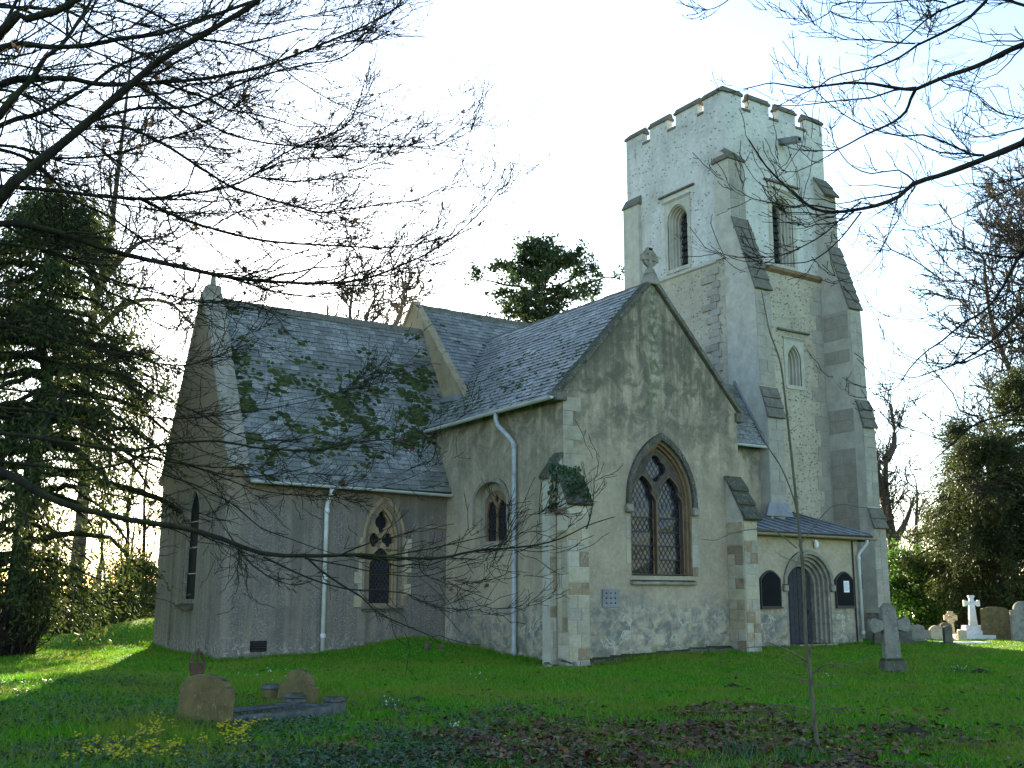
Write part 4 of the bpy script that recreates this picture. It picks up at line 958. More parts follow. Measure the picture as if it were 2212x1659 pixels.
# ------------------------------------------------------------------ things on and beside the church
def arched_board(x0, x1, z0, zs, za, y, depth):
    mb = MB(); cx, hw = (x0+x1)/2, (x1-x0)/2; pts = [(x0,z0),(x1,z0),(x1,zs)]+[(cx+hw*k, zs+(za-zs)*(1-abs(k)**1.8)) for k in (.75,.5,.2,0,-.2,-.5,-.75)]+[(x0,zs)]
    mb.prism(pts, nm(y), 0, depth); return mb, pts
def board(x0, x1, label, paper):
    t = thing('notice_board', label, 'notice board', ((x0+x1)/2, 2.13, 1.1), 'notice boards either side of the porch door')
    mb, pts = arched_board(x0, x1, 1.11, 1.95, 2.22, 2.085, .068); mb.build('frame', MT['iron'], t)
    cx = (x0+x1)/2; k = MB(); inn = [(cx+(a-cx)*.90, 1.62+(b-1.62)*.93) for a, b in pts]; k.prism(inn, nm(2.078), 0, .006); k.build('panel', MT['dark'], t)
    mb = MB(); mb.box(x0-.03, x1+.03, 2.05, 2.10, 1.07, 1.11); mb.build('ledge', MT['iron'], t)
    if paper:
        mb = MB(); mb.box(12.62, 12.88, 2.072, 2.076, 1.56, 1.92); p = mb.build('paper_notice', MT['paper'], t)
        mb = MB()
        for i in range(9): z = 1.87-.032*i; mb.box(12.645, 12.645+(.21 if i % 4 else .15), 2.0695, 2.0715, z, z+.010)
        tag(mb.build('print', MT['ink'], p), kind='stuff')
board(8.88, 9.76, 'empty black arched notice board between the buttress and the porch door', False)
board(12.26, 13.13, 'black arched notice board with a white paper pinned on it beside the porch downpipe', True)
t = thing('wall_lamp', 'small white bulkhead lamp on the porch wall above the doorway', 'lamp', (11.4, 2.12, 3.0))
mb = MB(); mb.tube([(11.4,2.06,2.94),(11.4,2.06,3.0),(11.4,2.06,3.12)], [.055,.075,.075], 10); mb.build('lamp_shade', MT['white'], t)
mb = MB(); mb.box(11.34,11.46,2.05,2.15,3.12,3.18); mb.build('bracket', MT['white'], t)

# ------------------------------------------------------------------ graves
def place(o, x, y, rz, lean=0, tilt=0, dz=0):
    o.location = (x, y, float(hgt(x, y))+dz); o.rotation_euler = (lean, tilt, rz)
def local_thing(name, label, cat, group=None):
    o = bpy.data.objects.new(name, None); COL.objects.link(o); return tag(o, label, cat, group)
def headstone(outl, th, mat, label, x, y, rz, lean=0, tilt=0, name='headstone', group=None, cap=None):
    t = local_thing(name, label, 'gravestone', group)
    mb = MB(); mb.prism([(a, b) for a, b in outl], lambda a, b, d: (a, d, b), -th/2, th/2); mb.build('slab', MT[mat], t, bevel=.012)
    mb = MB(); w_ = max(a for a, b in outl)-min(a for a, b in outl); mb.box(-w_/2-.05, w_/2+.05, -th/2-.06, th/2+.06, -.3, .05); mb.build('base', MT[cap or mat], t, bevel=.012)
    place(t, x, y, rz, lean, tilt); return t
def rounded(w_, h, rise, n=12, sh=0):
    """flat sided stone with an arched head; sh = width of a shoulder step"""
    k = w_/2-sh; out = [(-w_/2,-.3),(w_/2,-.3),(w_/2,h-rise)]
    if sh: out += [(w_/2, h-rise), (k+.01, h-rise+.02)]
    out += [(k*cos(pi*i/n), h-rise+(.02 if sh else 0)+rise*sin(pi*i/n)) for i in range(1 if not sh else 0, n+(0 if not sh else 1))]
    if sh: out += [(-k-.01, h-rise+.02), (-w_/2, h-rise)]
    out.append((-w_/2, h-rise)); r = []
    for p in out:
        if not r or hypot(p[0]-r[-1][0], p[1]-r[-1][1]) > 1e-4: r.append(p)
    return r
A = ground_at(388, 1568); B = ground_at(492, 1580); hd = B-A
headstone(rounded(hypot(hd[0], hd[1]), .60, .13, 12, .07), .13, 'lichen', 'lichen-covered round-topped headstone at the head of the granite kerb', *( (A+B)/2 )[:2], atan2(hd[1], hd[0]), radians(-3), radians(1))
A2 = ground_at(606, 1518); B2 = ground_at(676, 1524); h2 = B2-A2
t = headstone(rounded(hypot(h2[0], h2[1])*1.0, .50, .2, 12, .10), .16, 'lichen', 'small scroll-shouldered headstone with a dark hollow low on its face', *((A2+B2)/2)[:2], atan2(h2[1], h2[0])+.0, radians(-6), radians(3))
mb = MB(); mb.tube([(.16,-.10,.10),(.15,-.07,.14),(.14,-.02,.15)], [.09,.08,.03], 8); mb.build('hollow', MT['pit'], t)
C2 = ground_at(583, 1516); t = local_thing('stone_post', 'short capped stone post beside the scroll-shouldered headstone', 'post')
mb = MB(); mb.box(-.085,.085,-.085,.085,-.3,.20); mb.build('post', MT['lichen'], t, bevel=.012)
mb = MB(); mb.hexa([(-.12,-.12,.20),(.12,-.12,.20),(.12,.12,.20),(-.12,.12,.20)], [(-.09,-.09,.27),(.09,-.09,.27),(.09,.09,.27),(-.09,.09,.27)]); mb.build('cap', MT['kerb'], t, bevel=.01); place(t, C2[0], C2[1], .4)
# kerb set: long kerb > corner posts
K0 = ground_at(494, 1578); K1 = ground_at(738, 1549); kd = (K1-K0)[:2]; KL = hypot(*kd); kz = atan2(kd[1], kd[0])
t = local_thing('grave_kerb', 'low dark granite kerb round the grave running from the lichen-covered headstone', 'grave kerb')
for y0_, y1_ in ((0,.14),(.78,.92)): mb = MB(); mb.box(.05, KL, y0_, y1_, -.3, .145); mb.build('kerb_stone', MT['kerb'], t, bevel=.015)
mb = MB(); mb.box(KL-.14, KL, .142, .778, -.3, .14); mb.build('kerb_stone', MT['kerb'], t, bevel=.015)
for x_, y_ in ((KL-.07,.07),(KL-.07,.85)):
    mb = MB(); mb.box(x_-.11,x_+.11,y_-.11,y_+.11,-.3,.20); p = mb.build('corner_post', MT['kerb'], t, bevel=.015)
    mb = MB(); mb.hexa([(x_-.14,y_-.14,.20),(x_+.14,y_-.14,.20),(x_+.14,y_+.14,.20),(x_-.14,y_+.14,.20)], [(x_-.08,y_-.08,.26),(x_+.08,y_-.08,.26),(x_+.08,y_+.08,.26),(x_-.08,y_+.08,.26)]); mb.build('post_cap', MT['kerb'], p, bevel=.01)
mb = MB(); mb.tube([(.1,.2,.17),(KL*.55,.2,.17)], .009, 6)
for i in range(9): mb.tube([(.1+KL*.06*i,.2,.12),(.1+KL*.06*i,.2,.17)], .006, 5)
mb.build('rail', MT['iron'], t)
place(t, K0[0], K0[1], kz)
# ringed iron cross behind it
p0 = at(424, 1478, 17.2); t = local_thing('grave_cross', 'rusty iron ringed cross standing behind the lichen-covered headstone', 'grave cross')
px = 17.2/FOC; zt = at(422, 1401, 17.2)[2]; zr = at(422, 1438, 17.2)[2]; gz = float(hgt(p0[0], p0[1])); H = zt-gz; c_ = zr-gz
mb = MB(); mb.hexa([(-.055,-.03,-.3),(.055,-.03,-.3),(.055,.03,-.3),(-.055,.03,-.3)], [(-.04,-.03,c_),(.04,-.03,c_),(.04,.03,c_),(-.04,.03,c_)]); mb.build('shaft', MT['rust'], t, bevel=.008)
mb = MB(); mb.hexa([(-.10,-.028,c_-.2),(.10,-.028,c_-.2),(.10,.028,c_-.2),(-.10,.028,c_-.2)], [(-.165,-.028,c_+.05),(.165,-.028,c_+.05),(.165,.028,c_+.05),(-.165,.028,c_+.05)]); mb.build('arms', MT['rust'], t, bevel=.008)
mb = MB(); mb.tube([(.125*cos(pi*i/12), 0, c_+.06+.155*sin(pi*i/12)) for i in range(13)], .020, 6); mb.tube([(0,0,c_),(0,0,H-.07)], .018, 6); mb.build('ring', MT['rust'], t)
mb = MB(); mb.hexa([(-.04,-.02,H-.08),(.04,-.02,H-.08),(.04,.02,H-.08),(-.04,.02,H-.08)], [(-.012,-.01,H),(.012,-.01,H),(.012,.01,H),(-.012,.01,H)]); mb.build('finial', MT['rust'], t); place(t, p0[0], p0[1], .35)
# tall stone cross on the lawn
cp = ground_at(1930, 1453); d_ = float(np.dot(cp-np.array(CAMP), _f)); px = d_/FOC
t = local_thing('grave_cross', 'leaning grey stone cross with rounded arm ends on a mossy block on the lawn', 'grave cross')
mb = MB(); mb.hexa([(-.17,-.11,.1),(.17,-.11,.1),(.17,.11,.1),(-.17,.11,.1)], [(-.145,-.10,1.30),(.145,-.10,1.30),(.145,.10,1.30),(-.145,.10,1.30)])
mb.hexa([(-.145,-.10,1.30),(.145,-.10,1.30),(.145,.10,1.30),(-.145,.10,1.30)], [(-.06,-.09,1.40),(.05,-.09,1.40),(.05,.09,1.40),(-.06,.09,1.40)]); mb.build('shaft', MT['greygrave'], t, bevel=.015)
for s in (-1, 1):
    mb = MB(); pr = [(s*.15,.86),(s*.25,.82),(s*.36,.79),(s*.42,.84),(s*.44,.95),(s*.42,1.06),(s*.36,1.12),(s*.25,1.08),(s*.15,1.06)]; mb.prism(pr, lambda a, b, d: (a, d, b), -.10, .10); mb.build('arm', MT['greygrave'], t, bevel=.015)
mb = MB(); mb.hexa([(-.30,-.26,-.3),(.30,-.26,-.3),(.30,.26,-.3),(-.30,.26,-.3)], [(-.22,-.18,.28),(.22,-.18,.28),(.22,.18,.28),(-.22,.18,.28)]); mb.build('base_block', MT['darkgrave'], t, bevel=.05)
place(t, cp[0], cp[1], radians(-30), 0, radians(-2.2))
# stones by the tower foot and along the fence
def gpos(u, v): p = ground_at(u, v, .0); return float(p[0]), float(p[1])
q = at(1851, 1388, 34.0); headstone(rounded(.64, .62, .30), .14, 'darkgrave', 'squat round-headed dark headstone at the foot of the porch downpipe', 13.2, 1.15, radians(-25), radians(4))
headstone(rounded(.95, .50, .06), .18, 'darkgrave', 'broad low dark gravestone between the porch corner and the tower buttress', 14.9, 1.9, radians(-25), radians(2))
headstone(rounded(.30, .58, .05), .14, 'darkgrave', 'narrow dark gravestone just behind the lawn cross', 16.3, 1.0, radians(-20))
FZ = -40
def fstone(u, v, w_, h, rise, mat, label, rz=-38, sh=0, lean=0, name='headstone', d=.14):
    x, y = gpos(u, v); return headstone(rounded(w_, h, rise, 12, sh), d, mat, label, x, y, radians(rz), radians(lean), 0, name)
fstone(1979, 1381, .55, .56, .10, 'greygrave', 'grey slanting-topped gravestone leaning near the fence', lean=5)
fstone(2000, 1379, .34, .34, .05, 'greygrave', 'low square grey stone next to the slanting-topped gravestone', rz=-30)
fstone(1963, 1381, .42, .30, .04, 'darkgrave', 'short broken stump of a gravestone nearest the tower', rz=-20)
fstone(2023, 1379, .50, .50, .24, 'tangrave', 'small tan round-headed headstone in the row by the fence')
fstone(2044, 1376, .40, .60, .10, 'darkgrave', 'charcoal headstone half hidden behind the tan round-headed one', rz=-30)
# small ringed cross, white cross on steps
def stone_cross(x, y, rz, s, mat, label, ring_, steps, hgt_):
    t = local_thing('grave_cross', label, 'grave cross'); z = 0
    for i in range(steps): w_ = (.60, .46, .34)[i]*s; mb = MB(); mb.box(-w_, w_, -w_*.8, w_*.8, z-(.3 if not i else 0), z+.16*s); mb.build('step', MT[mat], t, bevel=.015); z += .162*s
    mb = MB(); top = hgt_; c = top-.26*s
    mb.hexa([(-.14*s,-.10*s,z),(.14*s,-.10*s,z),(.14*s,.10*s,z),(-.14*s,.10*s,z)], [(-.09*s,-.07*s,c),(.09*s,-.07*s,c),(.09*s,.07*s,c),(-.09*s,.07*s,c)])
    for ax in (0, 1):
        for sg in (-1, 1):
            if ax and sg < 0: continue
            L0, L1, w0, w1 = .0, .28*s, .075*s, .11*s
            f = (lambda a, b, d: (sg*a, d, c+b)) if not ax else (lambda a, b, d: (b, d, c+a))
            mb.prism([(L0,-w0),(L1*.7,-w0),(L1*.72,-w1),(L1,-w1),(L1,w1),(L1*.72,w1),(L1*.7,w0),(L0,w0)], f, -.07*s, .07*s)
    mb.build('shaft', MT[mat], t, bevel=.01)
    if ring_:
        mb = MB(); mb.tube([(.2*s*cos(2*pi*i/20), 0, c+.2*s*sin(2*pi*i/20)) for i in range(21)], .04*s, 6, False); mb.build('ring', MT[mat], t)
    place(t, x, y, radians(rz)); return t
x_, y_ = gpos(2056, 1374); stone_cross(x_, y_, -38, .85, 'tangrave', 'small tan ringed cross rising behind the charcoal headstone', True, 1, .95)
WX, WY = gpos(2104, 1377); stone_cross(WX, WY, -38, 1.0, 'marble', 'white marble cross on three steps in the sunlit row by the fence', False, 3, 1.52)
t = local_thing('grave_slab', 'flat white ledger slab in front of the white marble cross', 'grave slab'); mb = MB(); mb.box(-1.1,.5,-.40,.40,-.3,.05); mb.build('slab', MT['marble'], t, bevel=.02); p = gpos(2096, 1384); place(t, p[0], p[1], radians(-30))
fstone(2078, 1379, .30, .36, .05, 'tangrave', 'tiny pale stone just beside the steps of the white cross', rz=-30)
fstone(2152, 1378, .95, 1.15, .12, 'lichen', 'tall broad brown headstone in shade beyond the white marble cross', rz=-35)
fstone(2180, 1377, .40, .55, .1, 'darkgrave', 'small dark headstone tucked against the tall broad brown one', rz=-35)
fstone(2213, 1381, .85, 1.35, .30, 'greygrave', 'tall grey shouldered headstone at the picture edge by the fence', rz=-35, sh=.12)
# plank fence behind them
f0 = np.array([25.5, 11.9]); f1 = np.array([40.0, -.5]); fd = f1-f0; FL = hypot(*fd); fdir = fd/FL
t = thing('plank_fence', 'dark upright plank fence behind the churchyard gravestones', 'fence', (f0[0], f0[1], -.1))
pm = None; nP = int(FL/.165)
for i in range(nP):
    p = f0+fdir*(.165*i); zg = float(hgt(p[0], p[1]))
    if pm is None:
        mb = MB(); mb.box(0, .158, -.012, .012, 0, 1.0); pm = mb.build('plank', MT['fence'], t); o = pm
    else: o = pm.copy(); COL.objects.link(o)
    o.location = (p[0], p[1], zg-.1); o.rotation_euler = (0, 0, atan2(fdir[1], fdir[0])+rng.normal(0,.015)); o.scale = (1, 1, 1.22+rng.uniform(-.05, .05))
for zr in (.25, .95):
    mb = MB(); a, b = f0+fdir*.0+np.array([.03,.05]), f1+np.array([.03,.05]); mb.hexa([(a[0],a[1],zr-.04),(b[0],b[1],zr-.04),(b[0]+.03,b[1]+.04,zr-.04),(a[0]+.03,a[1]+.04,zr-.04)], [(a[0],a[1],zr+.04),(b[0],b[1],zr+.04),(b[0]+.03,b[1]+.04,zr+.04),(a[0]+.03,a[1]+.04,zr+.04)]); mb.build('rail', MT['fence'], t)
# gravel path edge across the far lawn
mb = MB(); P = [(15.6,-.6),(19,-.9),(24,-2.6),(30,-6)]
for a, b in zip(P, P[1:]):
    n_ = 12
    for i in range(n_):
        q0 = [a[k]+(b[k]-a[k])*i/n_ for k in (0,1)]; q1 = [a[k]+(b[k]-a[k])*(i+1)/n_ for k in (0,1)]
        mb.add([(x, y+o, float(hgt(x, y+o))+.012) for (x, y), o in ((q0,-.14),(q1,-.14),(q1,.14),(q0,.14))], [(0,1,2,3)])
tag(mb.build('path', mk_simple('gravel', (.22,.20,.17), .95, .1, .3, 14), recalc=False), kind='structure')
# mole hills and a big curled leaf
MH = [((1584,1485),.20,'flat dark molehill on open grass between the sapling and the transept'),((2116,1454),.26,'broad dark molehill to the right of the lawn cross'),((1973,1593),.25,'wide low molehill among fallen leaves under the right-hand branches'),((902,1517),.20,'small grey molehill beside the leaf-strewn grave')]
for (u, v), r, lab in MH:
    p = ground_at(u, v); mb = MB(); k, rows = 14, 5
    V = [(p[0]+r*(1-j/rows)**.8*(1+.15*rng.normal())*cos(2*pi*i/k)*1.15, p[1]+r*(1-j/rows)**.8*(1+.15*rng.normal())*sin(2*pi*i/k), float(hgt(p[0],p[1]))-.02+r*.36*sin(pi/2*j/rows)*(1+.1*rng.normal())) for j in range(rows) for i in range(k)]
    V.append((p[0], p[1], float(hgt(p[0],p[1]))+r*.36)); mb.add(V, [(j*k+i, j*k+(i+1)%k, (j+1)*k+(i+1)%k, (j+1)*k+i) for j in range(rows-1) for i in range(k)]+[((rows-1)*k+i, (rows-1)*k+(i+1)%k, rows*k) for i in range(k)])
    tag(mb.build('molehill', MT['soil'], smooth=False), lab, 'molehill', 'molehills on the lawn')
lp = (-1.95, 3.15); zz = float(hgt(*lp)); mb = MB()
mb.add([(lp[0]-.08,lp[1],zz+.02),(lp[0],lp[1]-.06,zz+.10),(lp[0]+.09,lp[1]-.02,zz+.05),(lp[0]+.05,lp[1]+.04,zz+.24),(lp[0]-.05,lp[1]+.03,zz+.20),(lp[0],lp[1]-.03,zz-.02)], [(0,1,4),(1,3,4),(1,2,3),(0,5,1),(5,2,1)])
tag(mb.build('dead_leaf', MT['dleaf'], recalc=False), 'curled pale brown dead leaf standing on the grassy hump by the chancel', 'leaf')
# vapour trail far off in the sky
a, b = at(1962, 150, 3000), at(2112, 105, 2600); mb = MB(); L_ = np.linalg.norm(b-a)
mb.tube([a+(b-a)*k for k in (0,.2,.5,.8,1)], [4.5,6,5,4,1.5], 8); tag(mb.build('vapour_trail', MT['trail'], smooth=True), 'thin white aircraft vapour trail among the branches high in the sky', 'vapour trail')

# ------------------------------------------------------------------ branches
def resample(P, R, step):
    P = np.asarray(P, float); R = np.asarray(R, float)
    # Catmull-Rom through the traced points
    Q, S = [], []
    E_ = np.vstack([2*P[0]-P[1], P, 2*P[-1]-P[-2]])
    for i in range(len(P)-1):
        n_ = max(2, int(np.linalg.norm(P[i+1]-P[i])/step)); tt = np.linspace(0, 1, n_, endpoint=False)[:,None]
        a, b, c, d = E_[i], E_[i+1], E_[i+2], E_[i+3]
        Q.append(.5*((2*b)+(c-a)*tt+(2*a-5*b+4*c-d)*tt**2+(3*b-a-3*c+d)*tt**3)); S.append(R[i]+(R[i+1]-R[i])*tt[:,0])
    Q.append(P[-1:]); S.append(R[-1:]); return np.vstack(Q), np.concatenate(S)
def tubes(P, R, sides=3):
    """P (N,K,3), R (N,K) -> vertices and quads of N tubes"""
    Nn, K = P.shape[:2]
    T = np.gradient(P, axis=1); T /= np.linalg.norm(T, axis=2, keepdims=True)+1e-9
    ref = np.where(np.abs(T[:,:1,2:3]) > .9, np.array([1.,0,0]), np.array([0,0,1.]))
    A_ = np.cross(T, np.broadcast_to(ref, T.shape)); A_ /= np.linalg.norm(A_, axis=2, keepdims=True)+1e-9; B_ = np.cross(A_, T)
    an = np.arange(sides)*2*pi/sides
    V = P[:,:,None,:]+R[:,:,None,None]*(A_[:,:,None,:]*np.cos(an)[:,None]+B_[:,:,None,:]*np.sin(an)[:,None])
    idx = np.arange(Nn*K*sides).reshape(Nn, K, sides); nx_ = np.roll(idx, -1, 2)
    F = np.stack([idx[:,:-1], nx_[:,:-1], nx_[:,1:], idx[:,1:]], -1).reshape(-1, 4)
    return V.reshape(-1, 3), F
def join(parts):
    V, F, n_ = [], [], 0
    for v, f in parts: V.append(v); F.append(f+n_); n_ += len(v)
    return np.vstack(V), np.vstack(F)
def unit(a): return a/(np.linalg.norm(a, axis=-1, keepdims=True)+1e-9)
def shoots(pos, tan_, r0, n, L, spread, up, K=5, g=None, wob=.04, rt=.35, flat=None, ls=None):
    """n shoots per parent sample: leave the parent at an angle, then curve (up > 0: towards the sky)"""
    g = g or rng
    i = g.integers(0, len(pos), n) if np.isscalar(n) else np.asarray(n)
    p, t = pos[i], unit(tan_[i]); m_ = len(i)
    side = unit(np.cross(t, g.normal(0, 1, (m_,3))))
    if flat is not None: side = unit(side*np.array([1,1,flat]))
    a = g.normal(spread[0], spread[1], m_)[:,None]; d = unit(t*np.cos(a)+side*np.sin(a))
    ln = g.uniform(L[0], L[1], m_)*g.uniform(.6, 1.0, m_)
    if ls is not None: ln = ln*ls[i]
    s = np.linspace(0, 1, K)[None,:,None]*ln[:,None,None]
    P = p[:,None,:]+d[:,None,:]*s+np.array([0,0,1.])*up*(s**2)/np.maximum(ln[:,None,None], .05)
    w_ = np.cumsum(g.normal(0, 1, (m_,K,3)), axis=1)*wob*ln[:,None,None]; w_ -= w_[:,:1]; P = P+w_
    rs = np.minimum(r0[i]*.6, .003+.0055*ln)[:,None] if np.ndim(r0) else np.full((m_,1), r0)
    R = rs*np.linspace(1, rt, K)[None,:]
    return P, R, i
def flat_pts(P, R):
    T = np.gradient(P, axis=1); return P[:,1:].reshape(-1,3), T[:,1:].reshape(-1,3), R[:,1:].reshape(-1)
FR = {'A':(0,0,.4261),'E':(275,589,.3196),'F':(275,982,.3196),'H':(864,982,.3196),'R':(1492,0,.3253),'T':(1257,157,.3196),'Q':(1741,540,.2130),'D':(0,0,1),'Z':(1492.5,982,.3253),'L':(1414,1335,.3608),'Y':(1257,628,.3196),'V':(1807,864,.3314)}
def px_path(fr, pts): ox, oy, k = FR[fr]; return [(ox+k*a, oy+k*b) for a, b in pts]
def traced_tree(name, label, cat, trunk_xy, trunk_h, trunk_r, bark, limbs, seed, tw, leafn, off_sgn, group=None, thick=1.3, low=1.0):
    g = np.random.default_rng(seed); tx, ty = trunk_xy; zb = float(hgt(tx, ty))
    t = thing(name, label, cat, (tx, ty, zb), group)
    tp, trr = resample([(tx,ty,zb-.3),(tx+.05,ty,zb+.4),(tx,ty+.05,zb+2.5),(tx-.1,ty+.1,zb+trunk_h*.6),(tx,ty,zb+trunk_h)], [trunk_r*1.35,trunk_r*1.05,trunk_r*.9,trunk_r*.6,trunk_r*.15], .3)
    v, f = tubes(tp[None], trr[None], 14); link('trunk', mesh_arrays('trunk', v, f, True), bark, t)
    allp, allt, allr = [], [], []
    for fr, pts, w0, w1, d0, d1, root in limbs:
        pp = px_path(fr, pts); n_ = len(pp); ln = np.concatenate([[0], np.cumsum([hypot(b[0]-a[0], b[1]-a[1]) for a, b in zip(pp, pp[1:])])]); fr_ = ln/ln[-1]
        th = thick*(.72 if fr == 'D' and len(pts) > 3 else 1)
        P = [at(u, v_, d0+(d1-d0)*q) for (u, v_), q in zip(pp, fr_)]; R = [(w0+(w1-w0)*q**.8)*th*(d0+(d1-d0)*q)/FOC/2 for q in fr_]
        if root:
            s = P[0]-P[1]; s /= np.linalg.norm(s); hd_ = hypot(P[0][0]-tx, P[0][1]-ty); slope = s[2]/max(.2, hypot(s[0], s[1]))
            zt_ = min(max(P[0][2]+np.clip(slope, -.7, .7)*hd_*.8, zb+1.2), zb+trunk_h*.85)
            P = [np.array([tx, ty, zt_]), P[0]*.55+np.array([tx, ty, zt_])*.45+np.array([0,0,.12*hd_*np.sign(slope)*-.3])]+P; R = [R[0]*1.5, R[0]*1.25]+R
        Q, S = resample(P, R, .09); Q = Q+np.cumsum(g.normal(0, .0035, Q.shape), 0)*np.minimum(1, np.arange(len(Q))/20)[:,None]*.6
        S = S*(1+.08*np.sin(np.arange(len(S))*1.7)*g.uniform(.3,1))
        v, f = tubes(Q[None], S[None], 7); link('limb', mesh_arrays('limb', v, f, True), bark, t)
        T_ = np.gradient(Q, axis=0); k0 = int(len(Q)*(.28 if root else .02)); allp.append(Q[k0:]); allt.append(T_[k0:]); allr.append(S[k0:])
    ap, at_, ar = np.vstack(allp), np.vstack(allt), np.concatenate(allr)
    parts = []; tips = []
    n1, L1, n2, L2, n3, L3, sp, up = tw
    wt = 1/(ar+.006)*np.where(ap[:,2] < 3.6, low, 1.0); thin = g.choice(len(ap), n1, p=wt/wt.sum())
    P1, R1, _ = shoots(ap, at_, ar, thin, L1, sp, up, 9, g, .022, .3, .5, np.clip(ar/.016, .42, 1.0)); parts.append(tubes(P1, R1, 4))
    p, q, r = flat_pts(P1, R1); P2, R2, _ = shoots(p, q, r, n2, L2, (.62,.2), up, 6, g, .035, .5, .7); R2 = np.maximum(R2, .0034); parts.append(tubes(P2, R2, 3))
    p2, q2, r2 = flat_pts(P2, R2); P3, R3, _ = shoots(p2, q2, r2, n3, L3, (.68,.22), up, 4, g, .04, .7, .8); R3 = np.maximum(R3, .0026); parts.append(tubes(P3, R3, 3))
    # buds and knuckles
    E3 = [P3] if n3 < 4000 else []
    ends = np.vstack([q[:,-1] for q in E3+[P2, P1]]); dirs = np.vstack([q[:,-1]-q[:,-2] for q in E3+[P2, P1]]); dirs = unit(dirs)
    bl = tw_bud = .022 if n3 < 4000 else .012
    PB = np.stack([ends, ends+dirs*bl*.5, ends+dirs*bl], 1); RB = np.tile(np.array([.0022,.0045 if bl > .02 else .003,.0008]), (len(ends),1)); parts.append(tubes(PB, RB, 3))
    v, f = join(parts); tag(link('twigs', mesh_arrays('twigs', v, f), bark, t), kind='stuff')
    # withered leaves still hanging
    if leafn:
        lm = bpy.data.meshes.new('leaf'); k = 10; ang = [2*pi*i/k for i in range(k)]; rad = [.9,.45,1,.5,.8,.25,.8,.5,1,.45]
        lv = [(0,0,-.02)]+[(.03*rad[i]*cos(ang[i]), .03*rad[i]*sin(ang[i])-.03, .012*sin(3*ang[i])) for i in range(k)]; lm.from_pydata(lv, [], [(0,1+i,1+(i+1)%k) for i in range(k)]); lm.update(); lm.materials.append(MT['dleaf'])
        src = np.vstack([P1[:,-1], P1[:,-3], P1[:,-5]])
        for i in g.choice(len(src), leafn, replace=False):
            o = bpy.data.objects.new('leaf', lm); COL.objects.link(o); adopt(o, t); c = src[i]; s = g.uniform(.7, 1.5); o.location = c; o.scale = (s, s, s); o.rotation_euler = (g.uniform(-1.4, 1.4), g.uniform(-1.4, 1.4), g.uniform(0, 6.28))
    return t
